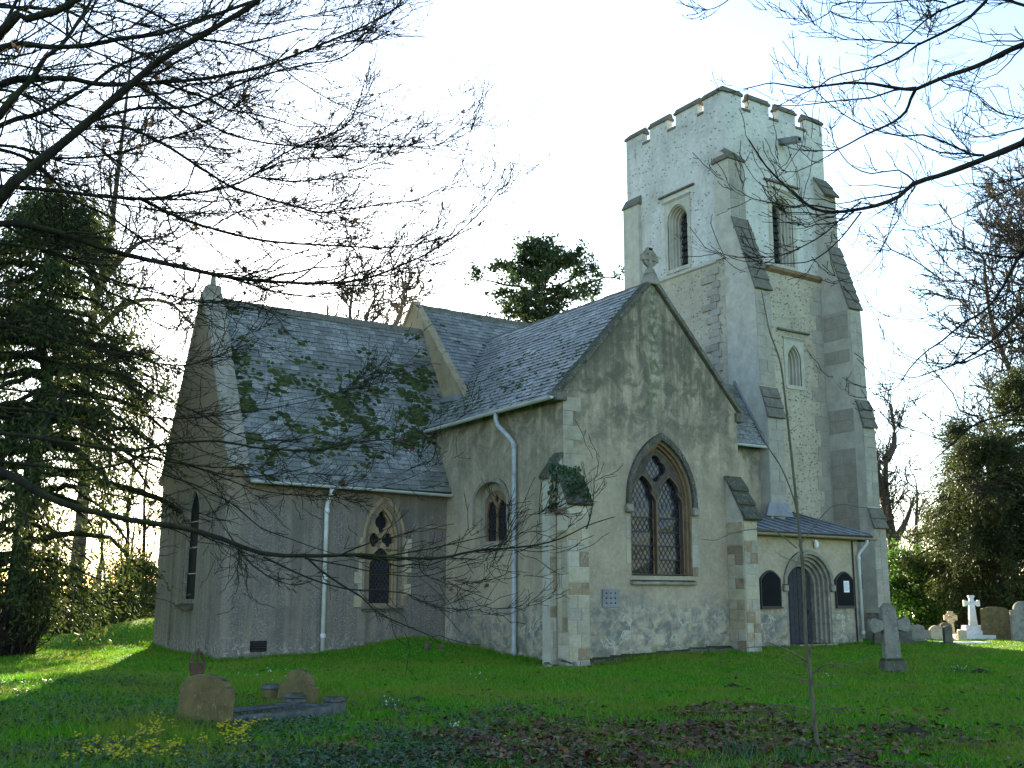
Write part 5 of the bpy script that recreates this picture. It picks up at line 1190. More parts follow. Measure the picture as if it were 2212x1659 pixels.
LL = [
 ('A',[(0,1010),(130,880),(300,740),(440,620),(600,480),(800,320),(980,210),(1200,80),(1320,-10)],19,8,8.2,8.8,1),
 ('A',[(0,190),(130,120),(280,85),(380,30),(470,-30)],16,10,7.2,7.2,1),
 ('A',[(0,235),(260,235),(450,225),(600,195),(800,170),(950,120),(1200,30),(1350,-20)],10,5,8.5,9.2,1),
 ('A',[(0,600),(80,500),(180,400),(240,300),(320,240),(430,80),(480,-20)],14,4,8.8,9.5,1),
 ('A',[(0,440),(200,410),(380,410),(500,435),(700,430),(950,410),(1200,370),(1400,320),(1650,220),(1900,110),(2060,20)],11,2.2,9.0,10.0,1),
 ('A',[(0,630),(200,570),(420,450),(560,350),(700,290),(900,230),(1100,130),(1250,60)],9,2,9.5,10.4,1),
 ('A',[(440,620),(700,550),(950,545),(1150,460),(1400,370),(1600,325),(1750,290),(1950,120)],6,1.6,8.4,9.4,0),
 ('A',[(0,740),(270,800),(560,780),(800,710),(1000,650),(1110,590),(1250,470)],5.5,1.6,9.5,10.3,1),
 ('A',[(480,640),(650,650),(830,730),(1000,840),(1160,940),(1300,990),(1500,1050),(1620,1080),(1800,1060),(2000,1030),(2120,1010),(2260,940)],6.5,1.4,8.4,9.8,0),
 ('A',[(0,940),(200,950),(450,980),(700,1000),(900,985),(1150,940),(1280,890),(1400,800),(1560,720),(1750,640),(1830,500)],8,1.5,9.4,10.4,1),
 ('A',[(1280,890),(1450,815),(1700,800),(1880,815),(2000,760)],2.6,1,9.9,10.5,0),
 ('A',[(1280,895),(1500,920),(1680,890),(1900,830),(2000,800)],2.6,1,9.9,10.6,0),
 ('A',[(700,1000),(900,1100),(1080,1160),(1300,1215),(1530,1240),(1800,1255),(1950,1262),(2130,1245),(2300,1200)],6.5,1.6,9.8,11,0),
 ('A',[(1080,1150),(1200,1080),(1400,1060),(1560,1110),(1700,1120),(1900,1100)],2.4,.9,10.1,10.8,0),
 ('A',[(0,1130),(250,1160),(500,1240),(700,1300),(900,1345),(1100,1390),(1300,1420),(1600,1440),(1800,1430),(2000,1370),(2212,1270),(2400,1130),(2560,950)],12,1.2,9.0,10.6,1),
 ('A',[(900,1345),(1200,1420),(1400,1480),(1600,1505),(1720,1495),(1900,1440),(2080,1370),(2230,1300)],4.5,1.2,9.6,10.8,0),
 ('A',[(700,430),(850,520),(1000,600),(1200,690),(1450,735),(1700,745),(2000,742),(2212,735),(2320,660)],4.6,1.2,9.2,10.4,0),
 ('A',[(330,60),(480,160),(700,270),(850,330),(1000,400),(1200,540),(1350,660),(1480,730)],4.6,1.6,9.5,10.2,1),
 ('A',[(590,0),(760,60),(1000,190),(1180,225),(1380,300),(1500,400),(1650,490),(1800,560),(1980,610)],4.6,1.2,9.5,10.5,0),
 ('A',[(100,480),(300,610),(450,720),(640,860),(800,1000),(950,1140),(1100,1270),(1260,1390)],4.6,1.4,10,11,1),
 ('A',[(0,760),(200,850),(350,1000),(550,1100),(700,1200),(850,1330),(980,1480)],6.5,2,10,11,1),
 ('A',[(0,1230),(350,1300),(500,1390),(700,1460),(850,1500),(1000,1530),(1200,1530)],5.5,1.6,9.8,10.6,1),
 ('A',[(0,20),(200,90),(420,230),(640,340),(830,520),(1010,700)],4.5,1.5,10.4,11.2,1),
 ('A',[(0,320),(250,360),(480,330),(800,380),(1100,500),(1400,560),(1650,660)],3.8,1.1,10.6,11.6,1),
 ('A',[(0,860),(260,900),(520,1010),(760,1060),(1000,1080),(1250,1070),(1500,1040)],4.2,1.1,10.6,11.8,1),
 ('A',[(0,520),(250,640),(560,660),(820,690),(1060,740),(1240,820)],3.6,1.1,11,12,1),
 ('A',[(250,-20),(520,70),(800,130),(1080,90),(1350,120),(1650,60),(1980,-10)],3.4,1.1,10.5,11.4,1),
 ('D',[(0,1020),(130,1088),(275,1124),(387,1142),(483,1167),(531,1186),(595,1201),(690,1203),(786,1201),(882,1207),(960,1206),(1040,1191),(1120,1186),(1168,1180),(1216,1167),(1267,1142),(1311,1126),(1330,1120)],19,2,9.6,10.6,1),
 ('D',[(1267,1142),(1278,1105),(1284,1048)],2.6,1.2,10.5,10.6,0),
 ('D',[(1120,1186),(1160,1192),(1225,1182),(1240,1177)],2,1,10.5,10.6,0),
 ('D',[(1090,1178),(1115,1120),(1160,1110),(1200,1090),(1235,1070)],2.2,1,10.5,10.5,0),
 ('D',[(569,1203),(642,1238),(690,1257),(754,1273),(818,1276),(882,1284),(928,1308),(976,1316),(1036,1319),(1056,1295),(1081,1257)],5,1.2,10,10.5,0),
 ('D',[(1036,1319),(1072,1329),(1104,1326),(1145,1308)],2,1,10.4,10.6,0),
 ('D',[(658,1206),(738,1220),(802,1234),(882,1244),(930,1242),(990,1225),(1090,1200)],4,1.2,10.2,10.6,0),
 ('D',[(515,1186),(547,1222),(579,1244),(627,1263),(674,1257)],4,1.4,9.9,10.2,0),
 ('D',[(905,1215),(915,1240),(970,1262),(1000,1262),(1060,1255)],2.4,1,10.3,10.5,0),
 ('D',[(0,935),(140,955),(275,972),(371,956),(467,953),(563,966),(674,972),(754,956),(898,942),(960,925)],10,1.6,9.8,10.8,1),
 ('D',[(0,1002),(180,1020),(275,1004),(323,982),(387,1001),(467,1027),(531,1036),(620,1028),(700,1008)],8,1.6,10,10.8,1),
 ('D',[(0,700),(150,740),(275,768),(355,787),(419,787),(483,765),(524,739),(563,688)],7,1.6,9.8,10.4,1),
 ('D',[(0,760),(160,790),(275,813),(339,854),(419,889),(483,928),(547,950),(627,950),(690,934),(760,900)],6,1.4,10,10.9,1),
 ('D',[(0,880),(150,905),(333,1014),(419,1046),(499,1087),(563,1139),(627,1164),(690,1187),(754,1204)],6.5,1.6,10.2,10.9,1),
 ('D',[(150,905),(275,1001),(339,1055),(387,1094),(435,1119),(462,1138)],5,1.4,10.2,10.6,0),
 ('D',[(240,960),(419,1052),(467,1116),(505,1167),(531,1200)],4,1.2,10.3,10.6,0),
 ('D',[(0,640),(120,690),(220,760),(300,860),(400,960),(520,1010),(640,1060),(740,1085)],5,1.2,10.4,11.2,1),
 ('D',[(0,840),(200,870),(340,905),(460,900),(600,880),(720,850),(800,800)],5,1.2,10.6,11.4,1),
 ('D',[(300,985),(420,1010),(560,1060),(700,1075),(830,1055),(930,1020)],4,1.1,10.5,11.2,0),
 ('D',[(0,1090),(110,1150),(210,1230),(270,1262)],5,1.5,10.4,10.8,1),
]
tb_ = at(-430, 1400, 9.4)
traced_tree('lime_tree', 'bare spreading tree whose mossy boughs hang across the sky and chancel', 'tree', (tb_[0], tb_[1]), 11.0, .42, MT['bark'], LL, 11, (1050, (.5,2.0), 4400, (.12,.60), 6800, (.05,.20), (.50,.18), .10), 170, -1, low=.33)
RL = [
 ('R',[(2330,250),(2212,290),(2080,340),(1940,410),(1800,460),(1650,510),(1500,580),(1400,580),(1200,545),(1030,540),(870,560),(730,575),(540,540),(430,560),(330,580)],11,1.5,8.6,9.2,1),
 ('R',[(1500,580),(1460,660),(1430,740),(1350,810),(1240,860),(1130,910),(1000,980),(900,995),(720,985)],6,1.4,8.9,9.2,0),
 ('R',[(1000,980),(870,1060),(700,1140),(600,1130)],2.2,1.2,9.2,9.2,0),
 ('R',[(1500,580),(1350,600),(1200,650),(1020,665),(700,700),(540,695)],4,1.3,8.9,9.3,0),
 ('R',[(2060,-60),(1940,0),(1830,110),(1700,190),(1570,250),(1490,290),(1380,370),(1250,420),(1060,460),(920,500),(840,560),(720,610),(560,690)],6.5,1.4,8.4,9.1,1),
 ('R',[(1960,-50),(1850,0),(1700,60),(1600,120),(1500,210),(1400,290),(1200,410)],5,1.6,8.6,9.0,1),
 ('R',[(1490,290),(1300,280),(1200,260),(1020,265),(880,205)],2.6,1.2,8.8,9,0),
 ('R',[(1440,290),(1250,270),(1060,255),(930,190)],2.2,1.1,8.8,8.8,0),
 ('R',[(2330,880),(2212,940),(2100,990),(1950,1050),(1800,1110),(1650,1160),(1490,1210),(1400,1290),(1250,1350),(1100,1380),(960,1390),(820,1360),(700,1260),(600,1170),(510,1080),(400,910)],13,2.2,8.2,8.8,1),
 ('R',[(960,1390),(780,1360),(690,1380),(550,1350),(410,1320),(340,1280)],3,1.4,8.6,8.6,0),
 ('R',[(980,1395),(850,1430),(780,1410),(640,1410),(580,1380)],2.6,1.4,8.6,8.6,0),
 ('R',[(1950,1030),(1850,1020),(1700,950),(1540,895),(1410,905),(1230,865),(1090,810),(950,720),(810,590),(760,450)],4,1.2,8.4,9.0,0),
 ('R',[(1850,1020),(1650,1010),(1480,930),(1330,850),(1230,760)],3,1.1,8.4,8.8,0),
 ('R',[(1490,1210),(1380,1130),(1200,1155),(1080,1110),(1010,1040),(950,930),(920,810)],3,1.3,8.4,8.6,0),
 ('R',[(1490,1235),(1390,1400),(1380,1460),(1290,1600),(1265,1680)],2.4,1.2,8.4,8.6,0),
 ('T',[(1890,870),(1810,930),(1650,1080),(1500,1170),(1330,1240),(1050,1245),(940,1220)],3,1.3,8.5,8.6,0),
 ('T',[(1890,940),(1740,1130),(1580,1260),(1430,1290),(1230,1280),(1120,1250)],3,1.2,8.5,8.6,0),
 ('T',[(2160,760),(2080,1050),(2040,1160),(1880,1360),(1700,1410)],2,1.1,8.5,8.8,0),
 ('R',[(2212,850),(1950,910),(1850,890),(1700,850),(1620,800),(1590,700)],2.8,1,8.6,9,0),
 ('R',[(2212,1180),(2000,1220),(1840,1220),(1700,1240),(1600,1190)],2.6,1,8.6,9,0),
 ('R',[(2330,1160),(2212,1220),(2020,1310),(1850,1400),(1680,1480),(1530,1520),(1420,1480),(1400,1420)],3.2,1,8.8,9.2,1),
 ('R',[(1640,510),(1700,560),(1840,600),(1930,650),(2040,740),(2212,790)],2.2,1.2,8.9,9,0),
 ('R',[(1940,410),(1890,520),(1850,640),(1830,760),(1760,900)],2,.9,8.6,8.8,0),
 ('R',[(1570,250),(1600,120),(1560,30),(1540,-30)],2,1.2,8.6,8.6,0),
 ('R',[(1060,10),(940,40),(930,75),(860,120),(780,150),(700,130),(655,88)],2.4,1.2,8.8,8.8,0),
 ('R',[(1700,20),(1540,-10),(1380,10),(1200,20),(1060,10)],2.8,2,8.7,8.8,0),
 ('R',[(930,75),(980,105),(1150,140),(1330,150),(1450,180),(1540,240)],2,1.4,8.8,8.8,0),
 ('R',[(260,-10),(200,35),(110,65),(50,30)],2,1.2,8.8,8.8,0),
 ('R',[(2330,700),(2212,780),(2130,770),(2040,740),(1930,660),(1890,560)],3,1.1,8.6,9,1),
 ('Q',[(2320,20),(2212,30),(2156,60),(1950,50),(1800,30),(1560,5)],6,1.3,8.8,9.2,1),
 ('Q',[(2320,40),(2212,80),(2130,180),(2050,350),(1950,520),(1800,680),(1600,790),(1380,970),(1250,1060),(1060,1250),(950,1420),(800,1480),(600,1545),(450,1515)],6,1.1,8.4,9.2,1),
 ('Q',[(2330,520),(2212,600),(2050,760),(1850,950),(1650,1080),(1490,1160),(1300,1220),(1100,1290),(980,1270),(720,1190)],6,1,8.6,9.3,1),
 ('Q',[(2330,840),(2212,890),(1900,1020),(1700,1120),(1490,1165),(1150,1120),(980,1020),(860,860)],4.5,1,8.7,9.3,1),
 ('Q',[(2212,350),(2000,360),(1900,250),(1740,190),(1660,240),(1480,245),(1370,90)],2.2,.8,8.9,9.3,0),
 ('Q',[(2010,470),(1750,560),(1460,560),(1400,600),(1200,690),(960,700),(780,650)],2.6,.9,8.8,9.3,0),
 ('Q',[(1750,180),(1660,460),(1560,1000),(1490,1160)],1.8,1.2,8.9,9.1,0),
 ('Q',[(2300,350),(2130,420),(1940,560),(1730,760),(1560,1010),(1380,1250),(1200,1340),(930,1450),(840,1440),(700,1370)],3,.9,8.8,9.4,0),
 ('V',[(1340,-20),(1223,30),(1100,100),(900,170),(770,290),(680,370),(600,440),(495,458)],5,1.2,8.6,9.2,1),
 ('V',[(930,160),(760,180),(640,140),(540,60),(495,0)],2.2,1,8.8,9,0),
 ('V',[(770,290),(600,230),(430,170),(325,100)],2.4,1.2,8.9,9,0),
 ('V',[(1223,300),(1170,450),(1080,540),(920,590),(850,580)],2.4,.9,8.6,9,0),
 ('V',[(1300,600),(1223,600),(1020,590),(930,560)],2,.9,8.6,9,0),
]
tb2 = at(2700, 1400, 9.0)
traced_tree('chestnut_tree', 'bare tree at the picture edge reaching thin budded branches across the tower', 'tree', (tb2[0], tb2[1]), 10.0, .38, MT['bark2'], RL, 23, (420, (.15,1.0), 700, (.06,.38), 520, (.03,.12), (.60,.20), .30), 0, 1)
# sapling on the lawn
SPB = (-7.2, -13.86)
def sapling():
    t = thing('sapling', 'thin bare sapling with thorny side shoots standing on the lawn before the porch', 'tree', (SPB[0], SPB[1], float(hgt(*SPB))))
    ds = 11.1
    S = [('D',[(1778,1700),(1773,1659),(1760,1560),(1750,1450),(1741,1380),(1736,1250),(1727,1150),(1716,1043),(1704,932),(1695,852),(1685,781),(1663,717),(1653,670),(1645,628)],14,2,'stem'),
         ('Y',[(1460,1540),(1430,1400),(1350,1200),(1260,1060),(1200,960),(1150,860),(1040,750),(1025,610)],5,1.6,'shoot'),
         ('Z',[(700,620),(620,550),(540,505),(440,495),(320,510),(230,540),(160,570),(70,560)],4,1.4,'shoot'),
         ('Z',[(715,610),(800,500),(860,420),(940,345),(1020,330),(1120,350),(1210,355)],3.5,1.4,'shoot'),
         ('Z',[(770,1375),(700,1330),(620,1290),(510,1245)],6,3,'shoot'),('Z',[(560,1270),(400,1280),(320,1290),(180,1315)],3,1.2,'shoot'),('Z',[(770,1375),(690,1385),(640,1345),(560,1330)],4,2,'shoot'),
         ('Z',[(785,1330),(800,1270),(820,1235),(850,1220),(890,1250),(915,1295)],5,2.5,'shoot'),
         ('Z',[(805,1455),(880,1400),(960,1390),(1040,1400),(1120,1380),(1200,1330)],5,2,'shoot'),
         ('Z',[(785,1505),(650,1480),(540,1465),(380,1475)],3.4,1.6,'shoot'),('Z',[(815,1545),(900,1530),(1020,1525)],3,1.4,'shoot'),
         ('L',[(945,555),(800,520),(700,525),(600,550),(400,560),(250,560)],4,1.4,'shoot'),('L',[(960,578),(1080,540),(1170,545),(1250,530)],3.4,1.2,'shoot'),('L',[(960,525),(985,500),(1020,460)],3,1.2,'shoot'),
         ('D',[(1727,1215),(1695,1205),(1680,1195)],2,1,'shoot'),('D',[(1727,1240),(1750,1242),(1765,1235)],2,1,'shoot')]
    pos, tan_ = [], []; g = np.random.default_rng(5)
    for k, (fr, pts, w0, w1, nmn) in enumerate(S):
        pp = px_path(fr, pts); n_ = len(pp); dz_ = g.uniform(-.35, .35) if k else 0
        P = [at(u, v, ds+dz_*min(1, i/2)) for i, (u, v) in enumerate(pp)]; R = np.linspace(w0, w1, n_)*.78*ds/FOC/2
        Q, Sx = resample(P, R, .05); Sx = Sx*(1+.12*(np.arange(len(Sx)) % 4 == 0)); v, f = tubes(Q[None], Sx[None], 7); link(nmn, mesh_arrays(nmn, v, f, True), MT['barks'], t)
        k0 = 0 if k else int(len(Q)*.3); pos.append(Q[k0:]); tan_.append(np.gradient(Q, axis=0)[k0:])
    p, q = np.vstack(pos), np.vstack(tan_); P, R, _ = shoots(p, q, np.full(len(p), .006), 90, (.04,.16), (1.2,.25), .05, 4, g, .05, .4); v, f = tubes(P, np.maximum(R*.6, .002), 4); link('spur_twigs', mesh_arrays('spur_twigs', v, f), MT['barks'], t)['kind'] = 'stuff'
sapling()

# ------------------------------------------------------------------ background trees and shrubs
def leaf_quads(c, d, l, w_, g, flop=.5):
    n_ = len(c); s = unit(np.cross(d, g.normal(0, 1, (n_,3)))); nn = np.cross(d, s)
    l = np.broadcast_to(l, (n_,))[:,None]; w_ = np.broadcast_to(w_, (n_,))[:,None]
    V = np.stack([c-d*l*.5, c+s*w_*.5+nn*w_*.12, c+d*l*.5, c-s*w_*.5+nn*w_*.12], 1).reshape(-1,3)
    return V, np.arange(n_*4).reshape(-1,4)
def profile(pts):
    xs, ys = zip(*pts); return lambda f: float(np.interp(f, xs, ys))
def leafy(name, label, base, h, prof, nl, zmin, rise, droop, nleaf, ls, mat, bark, seed, tr=.3, group=None, jit=.12, tocam=None, twg=14, hang=0.0, cat='tree', sh=(.35,1.2)):
    g = np.random.default_rng(seed); x, y = base[:2]; zb = float(hgt(x, y)); t = thing(name, label, cat, (x, y, zb), group)
    K = 9; tp = np.array([[x+g.normal(0,.04)*k, y+g.normal(0,.04)*k, zb-.3+(h*.96+.3)*k/(K-1)] for k in range(K)]); trr = tr*np.linspace(1, .06, K); trr[0] *= 1.3
    if cat == 'tree':
        v, f = tubes(tp[None], trr[None], 12); link('trunk', mesh_arrays('trunk', v, f, True), bark, t)
    u = np.sort(g.uniform(0, 1, nl))**.9; zz = zmin+(h-zmin)*u; az = np.arange(nl)*2.399+g.normal(0,.4,nl)
    Ln = np.array([prof(a) for a in u])*g.uniform(.62, 1.12, nl)
    s = np.linspace(0, 1, 9)[None,:,None]; out = np.stack([np.cos(az), np.sin(az), np.zeros(nl)], 1)
    org = np.stack([np.interp(zz, tp[:,2]-zb, tp[:,0]), np.interp(zz, tp[:,2]-zb, tp[:,1]), zb+zz], 1)
    P = org[:,None]+out[:,None]*s*Ln[:,None,None]+np.array([0,0,1.])*Ln[:,None,None]*(rise*s-droop*s**2)
    w_ = np.cumsum(g.normal(0, .05, P.shape), 1)*Ln[:,None,None]*.5; P = P+w_-w_[:,:1]
    R = (np.minimum(.03*Ln, tr*.45)[:,None]+.01)*np.linspace(1, .25, 9)[None]
    parts = [tubes(P, R, 5)]
    p, q, r = flat_pts(P, R); P1, R1, _ = shoots(p, q, r, nl*twg, sh, (.75,.3), -hang, 6, g, .06, .4); parts.append(tubes(P1, R1, 3))
    v, f = join(parts); tag(link('branches', mesh_arrays('branches', v, f), bark, t), kind='stuff')
    p, q, r = flat_pts(P1, R1); i = g.integers(0, len(p), nleaf); c = p[i]+g.normal(0, jit, (nleaf,3)); d = unit(unit(q[i])+g.normal(0, .7, (nleaf,3))-np.array([0,0,hang*1.2]))
    V, F = leaf_quads(c, d, g.uniform(ls[0]*.6, ls[0]*1.3, nleaf), g.uniform(ls[1]*.6, ls[1]*1.3, nleaf), g)
    tag(link('foliage', mesh_arrays('foliage', V, F), mat, t), kind='stuff'); return t
def bare(name, label, base, h, tr, bark, seed, lims, levels, group=None, forks=None, cat='tree', tip=.14, low=.25):
    """trunk polyline + limbs + three orders of twigs; lims=(n,(L),spread,up)"""
    g = np.random.default_rng(seed); x, y = base[:2]; zb = float(hgt(x, y)); t = thing(name, label, cat, (x, y, zb), group)
    pts = forks or [[(0,0,-.3),(.05,0,h*.3),(-.1,.1,h*.6),(.1,0,h*.85),(0,0,h)]]
    ap, at_, ar = [], [], []
    for k, pl in enumerate(pts):
        P = [(x+a, y+b, zb+c) for a, b, c in pl]; R = tr*(1 if k == 0 else .55)*np.linspace(1, tip, len(P)); R[0] *= 1.2
        Q, S = resample(P, R, .25); v, f = tubes(Q[None], S[None], 9); link('trunk' if k == 0 else 'limb', mesh_arrays('limb', v, f, True), bark, t)
        k0 = int(len(Q)*(low if k == 0 else .1)); ap.append(Q[k0:]); at_.append(np.gradient(Q, axis=0)[k0:]); ar.append(S[k0:])
    p, q, r = np.vstack(ap), np.vstack(at_), np.concatenate(ar); parts = []
    for n_, L_, sp, up, K, mn in levels:
        P, R, _ = shoots(p, q, r, n_, L_, sp, up, K, g, .07, .35); R = np.maximum(R, mn); parts.append(tubes(P, R, 4 if mn > .008 else 3)); p, q, r = flat_pts(P, R)
    v, f = join(parts); tag(link('twigs', mesh_arrays('twigs', v, f), bark, t), kind='stuff'); return t
def gp(u, v_, d): p = at(u, v_, d); return (float(p[0]), float(p[1]))
# great yew / cedar at the east side
leafy('yew_tree', 'tall dark evergreen with drooping sprays standing east of the chancel', gp(24,1400,28), 12.6, profile([(0,2.0),(.3,4.3),(.55,3.9),(.8,2.5),(1,.7)]), 150, 1.3, .10, .42, 66000, (.17,.055), MT['yew'], MT['bark'], 31, .34, jit=.13, hang=.35)
leafy('evergreen_bush', 'low dark evergreen bush against the bank behind the chancel end', gp(292,1330,41), 2.7, profile([(0,1.9),(.5,1.7),(1,.3)]), 40, .2, .25, .3, 12000, (.16,.05), MT['yew'], MT['bark'], 32, .1, cat='bush', hang=.2)
leafy('evergreen_bush', 'dark bush farther back to the left of the low evergreen bush', gp(225,1320,46), 1.3, profile([(0,2.2),(.5,2.0),(1,.6)]), 40, .2, .3, .2, 9000, (.16,.07), MT['bush'], MT['bark'], 33, .1, cat='bush')
leafy('yew_tree', 'rounded yew with bronze-green foliage beside the plank fence', gp(2158,1385,41.5), 7.6, profile([(0,2.3),(.2,2.85),(.5,3.0),(.75,2.5),(1,1.0)]), 130, 1.3, .30, .42, 60000, (.17,.045), MT['yewdark'], MT['bark'], 34, .4, jit=.13, hang=.2)
leafy('yew_tree', 'taller dark conifer rising behind the bronze-green yew', gp(2262,1385,47), 11.6, profile([(0,3.0),(.3,3.4),(.7,2.4),(1,.4)]), 110, 1.5, .30, .35, 42000, (.18,.05), MT['yewdark'], MT['bark'], 35, .4, hang=.25)
leafy('spire_conifer', 'slim pointed conifer at the left shoulder of the bronze-green yew', gp(2086,1385,44), 8.9, profile([(0,1.5),(.4,1.3),(.8,.6),(1,.12)]), 70, 1.5, .5, .35, 15000, (.16,.045), MT['yewdark'], MT['bark'], 36, .2, hang=.2)
leafy('laurel_bush', 'bright green laurel bush catching sunlight behind the lawn cross', gp(1990,1370,46), 3.3, profile([(0,1.7),(.5,1.9),(.85,1.3),(1,.4)]), 60, .3, .55, .35, 12000, (.18,.08), MT['laurel'], MT['bark2'], 37, .1, cat='bush', jit=.1)
leafy('shrub', 'dull brown-green shrub between the bright laurel and the yew', gp(2062,1372,48.5), 2.2, profile([(0,1.8),(.5,1.7),(1,.6)]), 50, .3, .5, .3, 9000, (.12,.05), MT['bush'], MT['barkfar'], 38, .1, cat='bush', jit=.1)
leafy('shrub', 'dark shrub overhanging the fence below the yew', gp(2150,1370,49), 2.2, profile([(0,2.2),(.5,2.0),(1,.8)]), 50, .5, .4, .3, 10000, (.12,.05), MT['bush'], MT['barkfar'], 39, .1, cat='bush', jit=.1)
# ivy-clad tree seen over the nave roof
leafy('ivy_clad_tree', 'ivy-clad tree with ragged dark green crown rising behind the nave roof', gp(1178,1370,55), 20.0, profile([(0,2.0),(.35,2.6),(.6,3.5),(.85,3.3),(1,1.5)]), 120, 6.5, .40, .15, 46000, (.19,.15), MT['ivyt'], MT['barkfar'], 40, .45, jit=.13, twg=10)
# bare trees
LV = lambda n, s=1.0: [(n,(1.5*s,3.8*s),(.75,.25),.25,8,.034),(n*7,(.6*s,1.7*s),(.7,.25),.15,6,.024),(n*26,(.25*s,.8*s),(.65,.25),.1,4,.017)]
bare('bare_tree', 'bare tree with sunlit twisted limbs above the chancel ridge', gp(735,1370,50), 16.0, .30, MT['barkfar'], 51, None, LV(36,.62), forks=[[(0,0,-.3),(.1,0,5),(0,.1,9),(-.2,0,12.4),(.15,0,14),(0,.1,15.2),(.2,0,17.4)],[(-.2,0,12.0),(-.6,0,13.4),(-1.1,.1,14.4),(-1.3,0,15.8)],[(.1,0,12.6),(.7,.1,13.6),(.9,0,15.2),(1.5,0,16.6)]], low=.78)
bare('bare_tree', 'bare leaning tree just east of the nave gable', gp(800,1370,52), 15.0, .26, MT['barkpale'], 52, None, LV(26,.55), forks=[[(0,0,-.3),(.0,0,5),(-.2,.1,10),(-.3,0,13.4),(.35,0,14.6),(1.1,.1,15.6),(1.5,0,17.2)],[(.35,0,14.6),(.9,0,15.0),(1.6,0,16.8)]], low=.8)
bare('bare_tree', 'tall pale-trunked bare tree behind the great evergreen', gp(150,1385,45), 25, .30, MT['barkfar'], 53, None, LV(60,1.05), forks=[[(0,0,-.3),(.1,0,6),(-.2,.1,12),(.3,0,17),(.5,0,21),(.7,0,27)],[(-.1,0,11),(1.4,.2,12.2),(2.6,0,12.0),(3.0,0,10.4)],[(.0,0,13),(1.5,.2,14.6),(3.2,0,14.8),(4.4,0,13.8)],[(.2,0,15.5),(1.6,.2,17.4),(3.0,0,18.0)],[(.2,0,15),(-2,0,18),(-3,0,22)]])
for i, (u, d, h, lab) in enumerate(((262,50,10,'slender dark bare tree in the gap a little left of the chancel corner'),(296,56,12,'slender bare tree in the gap nearest the chancel corner'),(205,66,11,'thin bare tree between the evergreen and the slender pair'))):
    bare('bare_tree', lab, gp(u,1375,d), h, .11, MT['bark2'], 60+i, None, LV(18,.75), 'thin bare trees beyond the east bank')
bare('pollard_tree', 'old bare pollard with stubby gnarled limbs beyond the tower', gp(1948,1370,58), 10, .38, MT['barkfar'], 70, None, [(60,(.8,2.6),(.8,.3),.35,8,.032),(380,(.4,1.3),(.8,.3),.2,6,.021),(1100,(.2,.7),(.7,.3),.1,4,.015)], forks=[[(0,0,-.3),(.0,0,2.5),(-.35,0,5),(-.7,.1,7),(-1.5,0,8.8),(-2.4,0,9.4)],[(-.5,0,5.6),(-.55,0,7.4),(-.35,0,9.0),(.1,0,9.6)],[(-.35,0,9.0),(.35,0,9.8),(.5,0,10.8),(.3,0,12.2)],[(-.3,0,4.6),(-1.4,0,5.8),(-2.3,0,6.0)],[(-.2,0,4.4),(1.0,0,5.6),(1.9,0,7.0)],[(-.6,0,6.6),(-1.3,0,7.6),(-1.5,0,9.2)]], tip=.34)
bare('bare_tree', 'slim bare tree beside the pollard and against the tower edge', gp(1915,1370,62), 9, .2, MT['barkfar'], 71, None, LV(16,.6))
bare('bare_tree', 'bare tree standing between the pollard and the yew', gp(2000,1370,66), 9, .2, MT['barkfar'], 72, None, LV(18,.65))
leafy('ivy_clad_stump', 'leaning dead trunk thickly wrapped in ivy to the right of the pollard', gp(2068,1370,54), 6.4, profile([(0,.6),(.5,.5),(1,.25)]), 60, 1.0, .6, .1, 8000, (.13,.10), MT['ivyt'], MT['bark'], 73, .2, jit=.1, sh=(.15,.5))
bare('bare_tree', 'great bare tree with a dense haze of twigs at the far right', gp(2330,1370,70), 30, .6, MT['barkfar'], 74, None, [(150,(2.5,6.5),(.8,.25),.15,8,.05),(1100,(1,2.6),(.7,.25),.1,6,.032),(7000,(.4,1.3),(.65,.25),.08,4,.023)], forks=[[(0,0,-.3),(0,0,8),(-.5,0,15),(.2,0,22),(0,0,31)],[(-.2,0,9),(-3,0,13),(-5,1,19),(-5.5,1,24)],[(-.2,0,7),(-4,1,10),(-6.5,1,13.5)],[(-.3,0,13),(-3,-1,19),(-3,-1,27)]])
# hedges and scrub that close the view
def scrub(name, label, line, h, wd, n_sh, nleaf, mat, bark, seed, ls=(.10,.05)):
    g = np.random.default_rng(seed); a, b = np.array(line[0]), np.array(line[1]); L_ = hypot(*(b-a)); t = thing(name, label, 'hedge', (a[0], a[1], float(hgt(*a))))
    u = g.uniform(0, 1, n_sh); nrm = np.array([-(b-a)[1], (b-a)[0]])/L_; xy = a+(b-a)*u[:,None]+nrm*g.normal(0, wd*.4, n_sh)[:,None]
    p = np.concatenate([xy, hgt(xy[:,0], xy[:,1])[:,None]-.05], 1); tan_ = np.tile(np.array([0,0,1.]), (n_sh,1))+g.normal(0,.15,(n_sh,3))
    P, R, _ = shoots(p, tan_, np.full(n_sh, .05), np.arange(n_sh), (h*.6, h*1.25), (.25,.2), .0, 7, g, .06, .3); parts = [tubes(P, np.maximum(R, .012), 4)]
    q = flat_pts(P, R); P1, R1, _ = shoots(q[0], q[1], q[2], n_sh*9, (h*.12, h*.4), (.7,.25), .1, 5, g, .06, .4); parts.append(tubes(P1, np.maximum(R1*.6, .006), 3))
    v, f = join(parts); tag(link('stems', mesh_arrays('stems', v, f), bark, t), kind='stuff')
    if nleaf:
        q = flat_pts(P1, R1); i = g.integers(0, len(q[0]), nleaf); V, F = leaf_quads(q[0][i]+g.normal(0,.06,(nleaf,3)), unit(g.normal(0,1,(nleaf,3))), g.uniform(ls[0]*.6, ls[0]*1.3, nleaf), g.uniform(ls[1]*.6, ls[1]*1.3, nleaf), g); tag(link('foliage', mesh_arrays('foliage', V, F), mat, t), kind='stuff')
    return t
